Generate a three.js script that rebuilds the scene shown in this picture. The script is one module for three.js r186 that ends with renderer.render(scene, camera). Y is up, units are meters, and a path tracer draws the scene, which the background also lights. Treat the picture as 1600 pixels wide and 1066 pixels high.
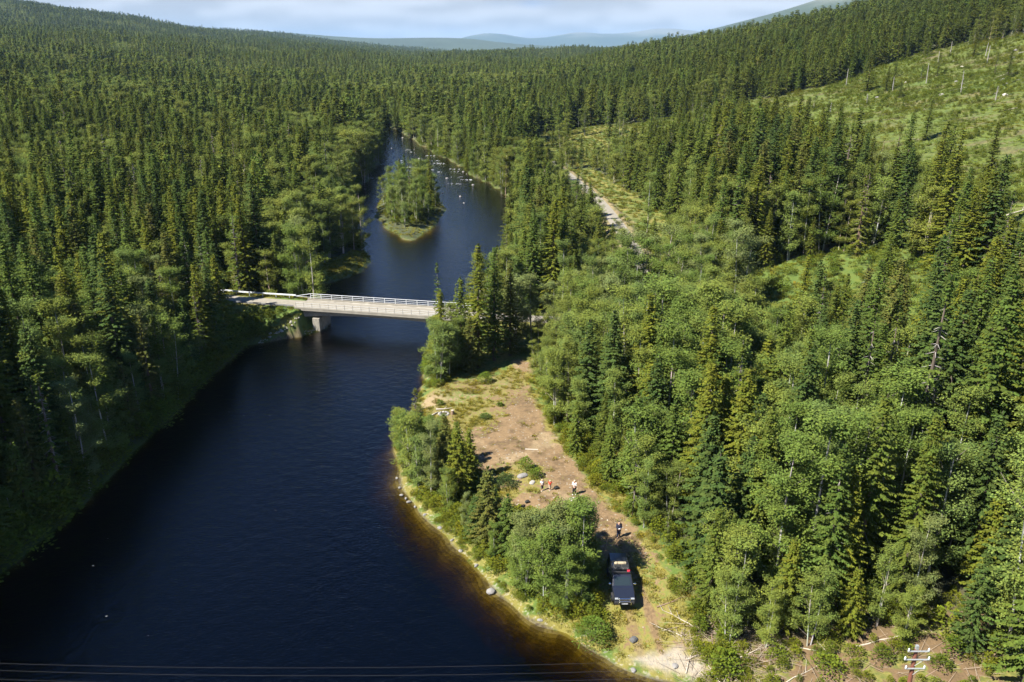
import * as THREE from 'three';
import { mergeGeometries } from 'three/addons/utils/BufferGeometryUtils.js';
import { RoundedBoxGeometry } from 'three/addons/geometries/RoundedBoxGeometry.js';
import { MarchingCubes } from 'three/addons/objects/MarchingCubes.js';

// ------------------------------------------------------------------ camera, sky, sun, exposure
const scene = new THREE.Scene();
const camera = new THREE.PerspectiveCamera(46.4, 1024 / 682, 0.5, 60000);
camera.position.set(0, 46, 0);
camera.rotation.set(THREE.MathUtils.degToRad(-20), 0, 0);

const EXPOSURE = 2.5;
const sunDir = new THREE.Vector3(-0.57, 0.76, 0.31).normalize();
const sun = new THREE.DirectionalLight(new THREE.Color(1, 0.95, 0.84), 5);
sun.position.copy(sunDir).multiplyScalar(400);
sun.target.position.set(0, 0, -100);
sun.position.add(sun.target.position);
sun.castShadow = true;
sun.shadow.mapSize.set(4096, 4096);
Object.assign(sun.shadow.camera, { left: -260, right: 260, top: 260, bottom: -260, near: 1, far: 1200 });
scene.add(sun, sun.target);

// ------------------------------------------------------------------ noise, random numbers
function rng(seed) { let s = seed | 0; return () => { s = (s + 0x6d2b79f5) | 0; let t = Math.imul(s ^ (s >>> 15), 1 | s); t = (t + Math.imul(t ^ (t >>> 7), 61 | t)) ^ t; return ((t ^ (t >>> 14)) >>> 0) / 4294967296; }; }
const hash = (x, y) => { let h = Math.imul(x, 374761393) + Math.imul(y, 668265263); h = Math.imul(h ^ (h >>> 13), 1274126177); return ((h ^ (h >>> 16)) >>> 0) / 4294967296; };
function vnoise(x, y) {
  const ix = Math.floor(x), iy = Math.floor(y); let fx = x - ix, fy = y - iy;
  fx = fx * fx * (3 - 2 * fx); fy = fy * fy * (3 - 2 * fy);
  const a = hash(ix, iy), b = hash(ix + 1, iy), c = hash(ix, iy + 1), d = hash(ix + 1, iy + 1);
  return a + (b - a) * fx + (c - a) * fy + (a - b - c + d) * fx * fy;
}
const fbm = (x, y, n = 4) => { let s = 0, a = 0.5, t = 0; for (let i = 0; i < n; i++) { s += a * vnoise(x, y); t += a; a *= 0.5; x = x * 2.03 + 17.3; y = y * 2.03 - 9.1; } return s / t; };
const clamp = (x, a = 0, b = 1) => Math.min(b, Math.max(a, x));
const ss = (a, b, x) => { const t = clamp((x - a) / (b - a)); return t * t * (3 - 2 * t); };
const lerp = (a, b, t) => a + (b - a) * t;
const lin = (x, p) => { if (x <= p[0][0]) return p[0][1]; for (let i = 1; i < p.length; i++) if (x <= p[i][0]) return lerp(p[i - 1][1], p[i][1], (x - p[i - 1][0]) / (p[i][0] - p[i - 1][0])); return p[p.length - 1][1]; };
const mix3 = (a, b, t) => [a[0] + (b[0] - a[0]) * t, a[1] + (b[1] - a[1]) * t, a[2] + (b[2] - a[2]) * t];

// ------------------------------------------------------------------ sky
{
  const W = 1024, Hh = 512, d = new Float32Array(W * Hh * 4);
  for (let r = 0; r < Hh; r++) {
    const up = ((r + 0.5) / Hh - 0.5) * Math.PI, y = Math.sin(up), e = Math.max(0, y);
    const g = Math.pow(1 - e, 2.7);
    const clear = [lerp(0.026, 0.155, g), lerp(0.070, 0.225, g), lerp(0.21, 0.37, g)];
    for (let c = 0; c < W; c++) {
      const a = ((c + 0.5) / W - 0.5) * 2 * Math.PI, x = Math.cos(a) * Math.cos(up), z = Math.sin(a) * Math.cos(up);
      const k = 1 / (e + 0.055), cx = x * k, cz = z * k;
      const n = fbm(cx * 0.75 + 31, cz * 0.75 + 8, 5), n2 = fbm(cx * 1.1 + 3, cz * 1.1 - 6, 5);
      const cover = lerp(0.93, 0.28, ss(0.03, 0.2, e));
      const al = ss(1 - cover - 0.02, 1 - cover + 0.2, n) * 0.92, tone = lerp(0.265, 0.395, ss(0.38, 0.6, n2));
      const o = (r * W + c) * 4;
      d[o] = lerp(clear[0], tone * 0.93, al); d[o + 1] = lerp(clear[1], tone * 0.955, al); d[o + 2] = lerp(clear[2], tone, al); d[o + 3] = 1;
    }
  }
  const t = new THREE.DataTexture(d, W, Hh, THREE.RGBAFormat, THREE.FloatType);
  t.mapping = THREE.EquirectangularReflectionMapping; t.magFilter = t.minFilter = THREE.LinearFilter; t.needsUpdate = true;
  scene.background = t; scene.environment = t;
}
scene.fog = new THREE.FogExp2(new THREE.Color(0.42, 0.68, 1.0), 0.00004);

// ------------------------------------------------------------------ helpers
const rgb = (r, g, b) => new THREE.Color().setRGB(r, g, b);
const used = new Map();
function numbered(n) { const k = used.get(n) || 0; used.set(n, k + 1); return k ? n + '_' + String(k).padStart(3, '0') : n; }
function shadowed(o) { o.castShadow = o.receiveShadow = true; return o; }
function part(name, geo, mat, parent) { const m = shadowed(new THREE.Mesh(geo, mat)); m.name = name; parent.add(m); return m; }
function thing(name, label, category, x, y, z, turn = 0, group) {
  const g = new THREE.Group(); g.name = numbered(name); g.position.set(x, y, z); g.rotation.y = turn; g.userData = { label, category };
  if (group) g.userData.group = group;
  scene.add(g); return g;
}
function solo(name, geo, mat, label, category, x = 0, y = 0, z = 0, turn = 0, group) {
  const m = shadowed(new THREE.Mesh(geo, mat)); m.name = numbered(name); m.position.set(x, y, z); m.rotation.y = turn; m.userData = { label, category };
  if (group) m.userData.group = group;
  scene.add(m); return m;
}
function setting(name, geo, mat, kind = 'structure', parent = scene) { const m = shadowed(new THREE.Mesh(geo, mat)); m.name = name; m.userData.kind = kind; parent.add(m); return m; }
const std = (c, roughness = 0.9, extra = {}) => new THREE.MeshStandardMaterial({ color: c, roughness, ...extra });
function box(w, h, d, x = 0, y = 0, z = 0) { return new THREE.BoxGeometry(w, h, d).translate(x, y, z); }
function rbox(w, h, d, r, x = 0, y = 0, z = 0) { return new RoundedBoxGeometry(w, h, d, 2, r).translate(x, y, z); }
function bar(a, b, r0, r1 = r0, n = 6) {   // a tapered rod from a to b
  const A = new THREE.Vector3(...a), B = new THREE.Vector3(...b), L = A.distanceTo(B);
  const g = new THREE.CylinderGeometry(r1, r0, L, n).translate(0, L / 2, 0);
  g.applyQuaternion(new THREE.Quaternion().setFromUnitVectors(new THREE.Vector3(0, 1, 0), B.sub(A).normalize()));
  return g.translate(...a);
}
const join = (list) => mergeGeometries(list.map((g) => { const h = g.index ? g.toNonIndexed() : g; for (const k of Object.keys(h.attributes)) if (!['position', 'normal'].includes(k)) h.deleteAttribute(k); return h; }));

// ------------------------------------------------------------------ the lie of the land (x to the right, Z = metres upstream, world z = -Z)
const LB = [[-52, -60], [-50, 0], [-48, 62], [-47.1, 68], [-46.5, 75], [-46.3, 85], [-45.7, 97], [-45.6, 112], [-44.5, 124], [-40.3, 127.3], [-35.1, 130], [-32.7, 133.7], [-36, 142], [-42, 152], [-44.2, 160], [-38, 163.4], [-33.9, 170], [-32.9, 181], [-36.3, 193], [-43.3, 206], [-47, 222], [-49, 240], [-53, 270], [-55, 300], [-58, 350], [-66, 430], [-81, 500], [-103, 600], [-130, 720]];
const RB = [[19, -60], [19, 20], [16, 42], [13.3, 49], [11.1, 49.7], [8.8, 50.7], [7.7, 51.9], [5.7, 53.6], [3.5, 55.4], [1, 57.1], [-2.5, 62.3], [-4.4, 65.4], [-6.5, 68.8], [-9.5, 73.3], [-11.9, 77.9], [-12.9, 82.2], [-14.6, 88], [-14.8, 93], [-13.6, 100], [-12.9, 106.7], [-13.2, 114], [-12.8, 124], [-10, 134], [-5, 154], [-1.5, 180], [1, 207], [2, 243], [-1, 268], [-8, 292], [-26, 348], [-52, 428], [-73, 494], [-98, 600], [-126, 720]];
const ISLE = [[-26.5, 203], [-33, 213], [-40, 233], [-43, 256], [-43, 276], [-38, 288], [-31, 286], [-25, 272], [-21.5, 250], [-20.5, 237], [-22.5, 217]];
const CLEARING = [[2.6, 113], [2.3, 101.9], [4.1, 91.7], [6, 83.2], [8, 75.9], [9.8, 70.7], [11.4, 67.3], [12.6, 63.5], [13.4, 60.1], [13.8, 54.9], [14.3, 51.1], [14, 47.7], [10, 49], [9, 51.8], [8.2, 55.8], [7.9, 60.1], [8, 64.6], [6.6, 69.5], [3.3, 71], [0, 70.8], [-1, 74.8], [-3.8, 79], [-4.6, 84.8], [-8.6, 89], [-11.9, 93], [-12.3, 101.9], [-9.1, 104.6], [-3.7, 106.1], [0, 107.5], [0.4, 113]];
const CLEARCUT = [[88, 420], [110, 409], [138, 399], [167, 405], [202, 428], [221, 419], [245, 395], [330, 330], [330, 100], [150, 56], [60, 70], [72, 120], [80, 160], [79, 200], [84, 250], [84, 300], [76, 340], [62, 352], [62, 420]];
const MEADOWS = [[[8, 320], [34, 312], [66, 330], [70, 420], [44, 448], [12, 440]], [[35, 108], [54, 102], [72, 122], [74, 150], [52, 152], [40, 148]], [[16, 306], [12, 292], [18, 250], [19, 214], [21, 180], [24, 160], [38, 160], [41, 180], [42, 214], [39, 240], [35, 272], [30, 310]], [[-720, 1060], [-560, 1010], [-430, 1030], [-440, 1085], [-600, 1110]], [[-45, 165], [-38, 162], [-33, 170], [-32, 181], [-36, 188]], [[-300, 780], [-220, 770], [-225, 800], [-300, 815]]];
const ROAD = [[-130, 160], [-95, 151], [-70, 143], [-49.5, 137.3], [-37.3, 134.7], [-14.3, 129.9], [-8, 128.6], [5, 126.2], [16, 127.5], [23, 136], [26.5, 152], [27.3, 180], [27, 205], [25.2, 240], [21, 278], [17.5, 304], [15, 322]];
function segDist(px, py, pts, closed) {
  let best = 1e18;
  for (let i = closed ? 0 : 1, j = closed ? pts.length - 1 : 0; i < pts.length; j = i++) {
    const ax = pts[j][0], ay = pts[j][1], dx = pts[i][0] - ax, dy = pts[i][1] - ay;
    const t = clamp(((px - ax) * dx + (py - ay) * dy) / (dx * dx + dy * dy)), ex = ax + dx * t - px, ey = ay + dy * t - py, q = ex * ex + ey * ey;
    if (q < best) best = q;
  }
  return Math.sqrt(best);
}
function inside(px, py, pts) { let c = false; for (let i = 0, j = pts.length - 1; i < pts.length; j = i++) if ((pts[i][1] > py) !== (pts[j][1] > py) && px < ((pts[j][0] - pts[i][0]) * (py - pts[i][1])) / (pts[j][1] - pts[i][1]) + pts[i][0]) c = !c; return c; }
const sdf = (pts) => { const xs = pts.map((p) => p[0]), ys = pts.map((p) => p[1]); const b = [Math.min(...xs) - 60, Math.max(...xs) + 60, Math.min(...ys) - 60, Math.max(...ys) + 60]; return (x, Z) => { if (x < b[0] || x > b[1] || Z < b[2] || Z > b[3]) return 60; const d = segDist(x, Z, pts, true); return inside(x, Z, pts) ? -d : d; }; };
const RIVER = [...LB, ...[...RB].reverse()];
const riverRaw = sdf(RIVER), isleRaw = sdf(ISLE), clearRaw = sdf(CLEARING), cutRaw = sdf(CLEARCUT), meadowRaw = MEADOWS.map(sdf);
// distances on a half-metre grid for the near land
const GX0 = -80, GZ0 = 20, GS = 0.5, GW = 321, GH = 341;
function gridded(f) {
  const a = new Float32Array(GW * GH);
  for (let j = 0; j < GH; j++) for (let i = 0; i < GW; i++) a[j * GW + i] = f(GX0 + i * GS, GZ0 + j * GS);
  return (x, Z) => {
    const u = (x - GX0) / GS, v = (Z - GZ0) / GS, i = Math.floor(u), j = Math.floor(v);
    if (i < 0 || j < 0 || i >= GW - 1 || j >= GH - 1) return f(x, Z);
    const fu = u - i, fv = v - j, o = j * GW + i;
    return lerp(lerp(a[o], a[o + 1], fu), lerp(a[o + GW], a[o + GW + 1], fu), fv);
  };
}
const wiggle = (x, Z) => (fbm(x / 9 + 20, Z / 9, 2) - 0.5) * 7 * ss(185, 215, Z);
const waterDist = gridded((x, Z) => Math.max(riverRaw(x, Z) + wiggle(x, Z), -isleRaw(x, Z) + wiggle(x, Z) * 0.6));   // below zero in the water
const clearDist = gridded(clearRaw);
const roadDist = gridded((x, Z) => segDist(x, Z, ROAD, false));
const meadowDist = (x, Z) => Math.min(...meadowRaw.map((f) => f(x, Z)));
const waterLevel = (Z) => 0.012 * Math.max(0, Z - 220);
const bankRight = [[0, 20], [49, 13], [70, -6], [80, -12], [130, -13], [180, -3], [240, 0], [290, -9], [350, -27], [430, -54], [600, -98], [900, -150], [3000, -300]];
const bankLeft = [[0, -50], [110, -45.6], [160, -44], [180, -33], [230, -45], [300, -57], [350, -63], [430, -73], [500, -86], [600, -105], [900, -170], [3000, -330]];
const CREST = [[0, 110], [450, 104], [600, 96], [800, 82], [1100, 52], [1500, 24], [2000, 14], [4000, 40]];
function landHeight(x, Z) {
  const f = 1.5 + 0.012 * Math.max(0, Math.min(Z, 1500) - 220) + 0.005 * Math.max(0, Z - 1500), dl = lin(Z, bankLeft) - x;
  const s = x - lin(Z, [[0, 26], [150, 34], [300, 40], [1500, 40]]);
  let hill = Math.max(0, 0.125 * (s + Math.sqrt(s * s + 900)) - 1.2);
  const cap = Math.max(6, lin(Z, CREST) - f), k = 14;
  hill = Math.max(0, -k * Math.log(Math.exp(-Math.min(hill, 400) / k) + Math.exp(-cap / k)));
  let left = dl > -40 ? Math.max(0, 0.045 * (dl - 15 + Math.sqrt((dl - 15) ** 2 + 400)) - 0.5) : 0;
  left = -70 * Math.log(Math.exp(-Math.min(left, 600) / 70) + Math.exp(-150 / 70)) + 70 * Math.log(1 + Math.exp(-150 / 70));
  const g = (cx, cz, a, sx, sz) => a * Math.exp(-(((x - cx) / sx) ** 2) - ((Z - cz) / sz) ** 2);
  const far = Z > 700 ? g(-1800, 2600, 78, 650, 900) + g(-1300, 3100, 8, 420, 700) + g(-1180, 4300, 24, 420, 500) + g(170, 2300, 20, 220, 350) + g(700, 3600, 8, 800, 700) - g(-500, 4200, 18, 500, 800) : 0;
  const rough = (fbm(x / 140 + 5, Z / 140, 3) - 0.5) * Math.min(24, Math.max(0, Math.abs(x) + Z * 0.4 - 130) * 0.03) + (fbm(x / 9, Z / 9 + 40, 2) - 0.5) * Math.min(1.6, 0.3 + Math.max(0, x - 25) * 0.02);
  return f + hill + left + far + rough;
}
function height(x, Z) {
  const wl = waterLevel(Z);
  let land = landHeight(x, Z);
  if (Z < 760 && Z > -60) {
    const d = waterDist(x, Z) + (vnoise(x * 0.45, Z * 0.45) - 0.5) * 0.9, gentle = x > -18 && Z < 110 && x < 40 ? 1 - ss(80, 100, Z) : Z > 195 && Z < 232 && x > -42 ? 0.8 : 0;
    if (d < 0) {
      const q = -d, shelf = 0.2 * q + 0.08 * Math.max(0, q - 2) ** 2, steep = 0.7 * q;
      land = wl - Math.min(2.6, lerp(steep, shelf, gentle)) + (vnoise(x * 1.3, Z * 1.3) - 0.5) * Math.min(0.16, q * 0.05);
    } else if (d < 22) {
      const up = wl + d * lerp(0.55, 0.24, gentle), k = 0.35;
      land = up < land + 2 ? -k * Math.log(Math.exp(-up / k + wl / k) + Math.exp(-land / k + wl / k)) + wl : land;
      if (land < wl + d * 0.1) land = wl + d * 0.1;
    }
    if (Z < 480 && x > -135 && x < 60) {      // the road's embankment, cut off at the abutments
      const r = roadDist(x, Z), top = roadHeight(x, Z);
      const onBridge = x > -36.5 && x < -9 && Z > 115 && Z < 145;
      if (!onBridge && d > 0) { const bank = r < 3.3 ? top - 0.06 : top - (r - 3.3) * 0.72; land = r < 3.3 ? lerp(land, bank, 0.999) : land < bank ? bank : land > top + (r - 3.3) * 0.6 ? top + (r - 3.3) * 0.6 : land; }
      else if (!onBridge && d > -3 && r < 6) { const bank = top - Math.max(0, r - 3.3) * 0.72 - Math.max(0, -d) * 2.5; if (land < bank) land = bank; }
    }
  }
  return land;
}
function roadHeight(x, Z) { return x < 5 && Z < 170 ? 4.0 + Math.max(0, -x - 50) * 0.03 : lin(Z, [[125, 3.9], [150, 4.1], [180, 4.2], [250, 4.6], [320, 5.0], [400, 6.0], [470, 7]]); }

// ------------------------------------------------------------------ what the ground is made of
const C = { dirt: [0.198, 0.130, 0.064], dirt2: [0.125, 0.080, 0.040], sand: [0.29, 0.215, 0.12], grassY: [0.19, 0.165, 0.035], grassG: [0.080, 0.125, 0.018], floor: [0.045, 0.052, 0.02], moss: [0.075, 0.085, 0.022], gravel: [0.30, 0.275, 0.23], bed: [0.15, 0.125, 0.062], bedDark: [0.06, 0.045, 0.024], heath: [0.13, 0.085, 0.04], cut: [0.094, 0.122, 0.014], cutB: [0.13, 0.09, 0.045] };
function groundColor(x, Z, fine) {
  const n1 = fbm(x * 0.22 + 3, Z * 0.22, 4), n2 = fbm(x * 0.9 + 50, Z * 0.9, 3), n3 = fine ? fbm(x * 5 + 9, Z * 5, 2) : 0.5;
  if (Z > 760 || Z < -60) { const m = meadowDist(x, Z); return m < 0 ? mix3(C.grassG, C.cut, n1) : mix3(C.floor, C.moss, ss(0.4, 0.7, n1)); }
  const w = waterDist(x, Z), c = clearDist(x, Z);
  let col = mix3(C.floor, C.moss, ss(0.4, 0.7, n1));
  const cut = cutRaw(x, Z) + (n1 - 0.5) * 16;
  if (cut < 4) { let g = mix3(C.cut, C.grassG, ss(0.42, 0.66, n2)); g = mix3(g, C.cutB, ss(0.52, 0.68, n1) * 0.8 * ss(180, 260, x + (n2 - 0.5) * 90)); g = mix3(g, C.cutB, ss(0.56, 0.7, n2) * 0.7); col = mix3(g, col, ss(-2, 4, cut)); }
  const m = meadowDist(x, Z) + (n2 - 0.5) * 3;
  if (m < 1.5) col = mix3(mix3(C.grassG, x > 33 && Z < 160 ? C.cut : C.grassY, ss(0.35, 0.7, n2)), col, ss(-0.5, 1.5, m));
  const r = roadDist(x, Z);
  if (Z < 480 && r < 11 && x > -140) col = mix3(mix3(mix3(C.grassY, C.grassG, ss(0.35, 0.6, n1)), C.sand, x > 10 && Z > 160 ? ss(6, 2.5, r + (n2 - 0.5) * 5) * 0.75 : 0), col, ss(5, 11, r + (n2 - 0.5) * 5));
  if (Z > 40 && Z < 125 && x > -20 && x < 50) {
    // strip under the power line: bare earth, slash and low green
    if (Z < 54 && x > 12) { const p = ss(54, 49, Z + (n1 - 0.5) * 5); col = mix3(col, mix3(mix3(C.heath, C.dirt2, n3), mix3(C.grassG, C.grassY, n3), ss(0.48, 0.62, n2) * 0.8), p); }
    const edge = c + (n2 - 0.5) * 2.2 + (n3 - 0.5) * 0.8;
    // grass between the clearing and the water, then the clearing itself
    const open = ss(6.5, 1.5, edge) * (x < 12 && w > 0 ? 1 : ss(3.2, 0.6, edge));
    if (x < lin(Z, [[50, 12], [62, 11], [68, 9.5], [74, 7], [84, 3], [96, 0.5]]) && w > 0) col = mix3(col, mix3(C.grassG, C.grassY, ss(0.42, 0.66, n2 * 0.6 + n3 * 0.4)), ss(-14, -12, -Z * 0.01 - Math.abs(x)));
    col = mix3(col, mix3(C.grassG, C.grassY, ss(0.38, 0.6, n2 * 0.7 + n3 * 0.3)), open);
    let d = mix3(C.dirt, C.dirt2, ss(0.4, 0.68, n2)); d = mix3(d, C.sand, ss(0.55, 0.75, n1) * 0.7);
    if (fine) { const p = hash(Math.floor(x * 7), Math.floor(Z * 7)); if (p > 0.975) d = mix3(d, C.gravel, 0.9); else if (p < 0.03) d = mix3(d, C.dirt2, 0.7); }
    const green = Math.max(ss(8, 4, Math.hypot(x + 7.5, (Z - 95) * 0.9)), ss(9, 4, Math.hypot((x + 5) * 0.8, Z - 104.5)), ss(67, 61, Z) * 0.95, ss(5, 2, Math.hypot(x - 0.5, Z - 77)));
    const tuft = ss(0.62 - green * 0.36, 0.74 - green * 0.3, n2 * 0.55 + n3 * 0.45);
    d = mix3(d, mix3(C.grassY, C.grassG, ss(0.5, 0.75, n1 * 0.5 + n3 * 0.5)), tuft * (green > 0.05 ? 0.9 : 0.25));
    d = mix3(d, C.heath, ss(4.5, 1, Math.hypot((x + 6) * 0.6, Z - 103.5)) * ss(0.42, 0.6, n2) * 0.85);
    d = mix3(d, C.sand, ss(3.4, 0.8, Math.hypot(x + 11, Z - 99)) * 0.8);
    // wheel ruts in front of and behind the car
    const mid = lin(Z, [[46, 12.6], [52, 12], [56, 11.6], [62, 10.8], [68, 9.6], [74, 7.6], [84, 3.8], [96, 1.2], [113, 1.6]]), rut = Math.min(Math.abs(x - mid), Math.abs(x - mid + 1.65));
    d = mix3(d, mix3(C.dirt2, C.dirt, n3), ss(0.55, 0.2, rut + (n2 - 0.5) * 0.5) * (Z < 70 ? (Math.abs(x - mid) < 0.8 ? 0.95 : 0.55) : 0.4));
    col = mix3(col, d, ss(0.5, -0.5, edge) * ss(-0.2, 1.0, w));
    // gravel beach
    const b = Math.hypot((x - 12) * 0.8, (Z - 49.6) * 1.3) + (n2 - 0.5) * 2;
    col = mix3(col, mix3(C.gravel, C.sand, n3 * 0.6), ss(3.6, 2.2, b));
  }
  if (w < 1.2) {
    const bed = mix3(C.bed, C.bedDark, ss(0.42, 0.6, n2 * 0.5 + n3 * 0.5));
    const shore = x > -20 && Z < 110 ? mix3(mix3(C.grassG, C.grassY, ss(0.35, 0.6, n2)), C.gravel, ss(0.62, 0.72, n3) * 0.5) : mix3(C.moss, C.grassG, n2);
    col = w < 0 ? mix3(bed, shore, ss(-0.5, 0, w)) : mix3(shore, col, ss(0.1, 1.2, w + (n2 - 0.5)));
  }
  const v = fine ? 0.8 + 0.4 * n3 : 0.9 + 0.2 * n2;
  return [col[0] * v, col[1] * v, col[2] * v];
}
const toS = (x) => { x = clamp(x); return Math.round(255 * (x <= 0.0031308 ? 12.92 * x : 1.055 * Math.pow(x, 1 / 2.4) - 0.055)); };
const NX0 = -60, NZ0 = 36, NS = 123;
const noiseTex = (() => {   // tiling fine relief
  const N = 256, d = new Uint8Array(N * N * 4), w = (x, y, p) => { const ix = Math.floor(x), iy = Math.floor(y); let fx = x - ix, fy = y - iy; fx = fx * fx * (3 - 2 * fx); fy = fy * fy * (3 - 2 * fy); const h = (a, b) => hash(((a % p) + p) % p + p * 91, ((b % p) + p) % p); return lerp(lerp(h(ix, iy), h(ix + 1, iy), fx), lerp(h(ix, iy + 1), h(ix + 1, iy + 1), fx), fy); };
  for (let y = 0; y < N; y++) for (let x = 0; x < N; x++) { const v = 0.5 * w(x / 32, y / 32, 8) + 0.3 * w(x / 8, y / 8, 32) + 0.2 * w(x / 3.2, y / 3.2, 80); d.fill(Math.round(255 * v), (y * N + x) * 4, (y * N + x) * 4 + 3); d[(y * N + x) * 4 + 3] = 255; }
  const t = new THREE.DataTexture(d, N, N); t.wrapS = t.wrapT = THREE.RepeatWrapping; t.magFilter = THREE.LinearFilter; t.needsUpdate = true; return t;
})();
const repeated = (t, n, m = n) => { const c = t.clone(); c.repeat.set(n, m); c.needsUpdate = true; return c; };
{
  const N = 2048, d = new Uint8Array(N * N * 4);
  for (let j = 0; j < N; j++) for (let i = 0; i < N; i++) {
    const x = NX0 + ((i + 0.5) / N) * NS, Z = NZ0 + ((j + 0.5) / N) * NS;
    const hid = x > 50 || x < -50 || waterDist(x, Z) < -14;
    const c = groundColor(x, Z, !hid), o = (j * N + i) * 4;
    d[o] = toS(c[0]); d[o + 1] = toS(c[1]); d[o + 2] = toS(c[2]); d[o + 3] = 255;
  }
  const map = new THREE.DataTexture(d, N, N); map.colorSpace = THREE.SRGBColorSpace; map.magFilter = THREE.LinearFilter; map.needsUpdate = true;
  const near = new THREE.MeshStandardMaterial({ map, roughness: 0.95, bumpMap: repeated(noiseTex, 32), bumpScale: 0.09 });
  const SN = 512, sd = new Uint8Array(SN * SN * 4);
  for (let y = 0; y < SN; y++) for (let x = 0; x < SN; x++) { const o = (y * SN + x) * 4, a = noiseTex.image.data[(((y * 3) & 255) * 256 + ((x * 3) & 255)) * 4] / 255, b = noiseTex.image.data[((y & 255) * 256 + (x & 255)) * 4] / 255, v = 0.62 + 0.55 * (a - 0.5) + 0.5 * (b - 0.5) + 0.12 * (hash(x, y) - 0.5); sd[o] = 255 * clamp(v + 0.05 * (b - 0.5)); sd[o + 1] = 255 * clamp(v); sd[o + 2] = 255 * clamp(v * 0.96); sd[o + 3] = 255; }
  const speckle = new THREE.DataTexture(sd, SN, SN); speckle.wrapS = speckle.wrapT = THREE.RepeatWrapping; speckle.magFilter = THREE.LinearFilter; speckle.repeat.set(5.3, 5.3); speckle.needsUpdate = true;
  const far = new THREE.MeshStandardMaterial({ map: speckle, color: rgb(1.55, 1.55, 1.55), vertexColors: true, roughness: 0.95, bumpMap: repeated(noiseTex, 12), bumpScale: 0.4 });
  const xs = [], zs = [];
  for (let i = 0; i <= 164; i++) { xs.push(NX0 + i * 0.75); zs.push(NZ0 + i * 0.75); }
  for (let s = 1.2, p = NX0 + NS; p < 4600; s = Math.min(s * 1.05, 170)) xs.push((p += s));
  for (let s = 1.2, p = NX0; p > -4600; s = Math.min(s * 1.05, 170)) xs.unshift((p -= s));
  for (let s = 1.2, p = NZ0 + NS; p < 5400; s = Math.min(s * 1.028, 120)) zs.push((p += s));
  for (let s = 2, p = NZ0; p > -120; s = Math.min(s * 1.3, 20)) zs.unshift((p -= s));
  const W = xs.length, Hn = zs.length, pos = new Float32Array(W * Hn * 3), col = new Float32Array(W * Hn * 3), uv = new Float32Array(W * Hn * 2), a = [], b = [];
  for (let j = 0; j < Hn; j++) for (let i = 0; i < W; i++) {
    const o = j * W + i, x = xs[i], Z = zs[j], isNear = x >= NX0 && x <= NX0 + NS && Z >= NZ0 && Z <= NZ0 + NS;
    pos.set([x, height(x, Z), -Z], o * 3); col.set(isNear && x > NX0 && x < NX0 + NS && Z > NZ0 && Z < NZ0 + NS ? [1, 1, 1] : groundColor(x, Z, false), o * 3); uv.set([(x - NX0) / NS, (Z - NZ0) / NS], o * 2);
    if (i + 1 < W && j + 1 < Hn) { const n = x >= NX0 && xs[i + 1] <= NX0 + NS + 1e-6 && Z >= NZ0 && zs[j + 1] <= NZ0 + NS + 1e-6; (n ? a : b).push(o, o + 1, o + W, o + 1, o + W + 1, o + W); }
  }
  const g = new THREE.BufferGeometry();
  g.setAttribute('position', new THREE.BufferAttribute(pos, 3)); g.setAttribute('color', new THREE.BufferAttribute(col, 3)); g.setAttribute('uv', new THREE.BufferAttribute(uv, 2));
  g.setIndex([...a, ...b].length > 0 ? a.concat(b) : []); g.addGroup(0, a.length, 0); g.addGroup(a.length, b.length, 1); g.computeVertexNormals();
  setting('ground', g, [near, far]);
}
// far ranges of hills, five to thirty kilometres off
{
  const bumps = [[3700, 6600, 660, 1900, 1500], [-2300, 9000, 130, 1300, 1300], [-700, 9500, 110, 900, 1200], [-4600, 15000, 330, 2200, 2500], [700, 10500, 70, 1300, 1500], [-500, 20000, 400, 1100, 2500], [1500, 21000, 380, 1000, 2000], [3500, 20500, 480, 1300, 2500], [6200, 20000, 460, 1800, 2500], [-6000, 8000, 420, 2600, 2200]];
  const hf = (x, Z) => { let h = 22 + (Z - 5000) * 0.0015; for (const [cx, cz, q, sx, sz] of bumps) h += q * Math.exp(-(((x - cx) / sx) ** 2) - ((Z - cz) / sz) ** 2); return h + (fbm(x / 1500 + 7, Z / 1500, 4) - 0.5) * Math.min(130, (Z - 4800) * 0.016) - (Z > 5300 ? 0 : 25); };
  const A = 260, R = 120, pos = [], col = [], idx = [];
  for (let j = 0; j <= R; j++) for (let i = 0; i <= A; i++) {
    const r = 5100 * Math.pow(30000 / 5100, j / R), t = (i / A - 0.5) * 2.2, x = Math.sin(t) * r, Z = Math.cos(t) * r;
    const y = hf(x, Math.max(Z, r * 0.6)), n = fbm(x / 420, Z / 420, 3), bare = ss(330, 480, y + (n - 0.5) * 160);
    pos.push(x, y, -Z); col.push(...mix3(mix3([0.03, 0.045, 0.02], [0.055, 0.075, 0.03], n), [0.16, 0.16, 0.13], bare));
    if (i < A && j < R) { const o = j * (A + 1) + i; idx.push(o, o + 1, o + A + 1, o + 1, o + A + 2, o + A + 1); }
  }
  const g = new THREE.BufferGeometry(); g.setAttribute('position', new THREE.Float32BufferAttribute(pos, 3)); g.setAttribute('color', new THREE.Float32BufferAttribute(col, 3)); g.setIndex(idx); g.computeVertexNormals();
  setting('hills', g, new THREE.MeshStandardMaterial({ vertexColors: true, roughness: 1 }));
}

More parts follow.
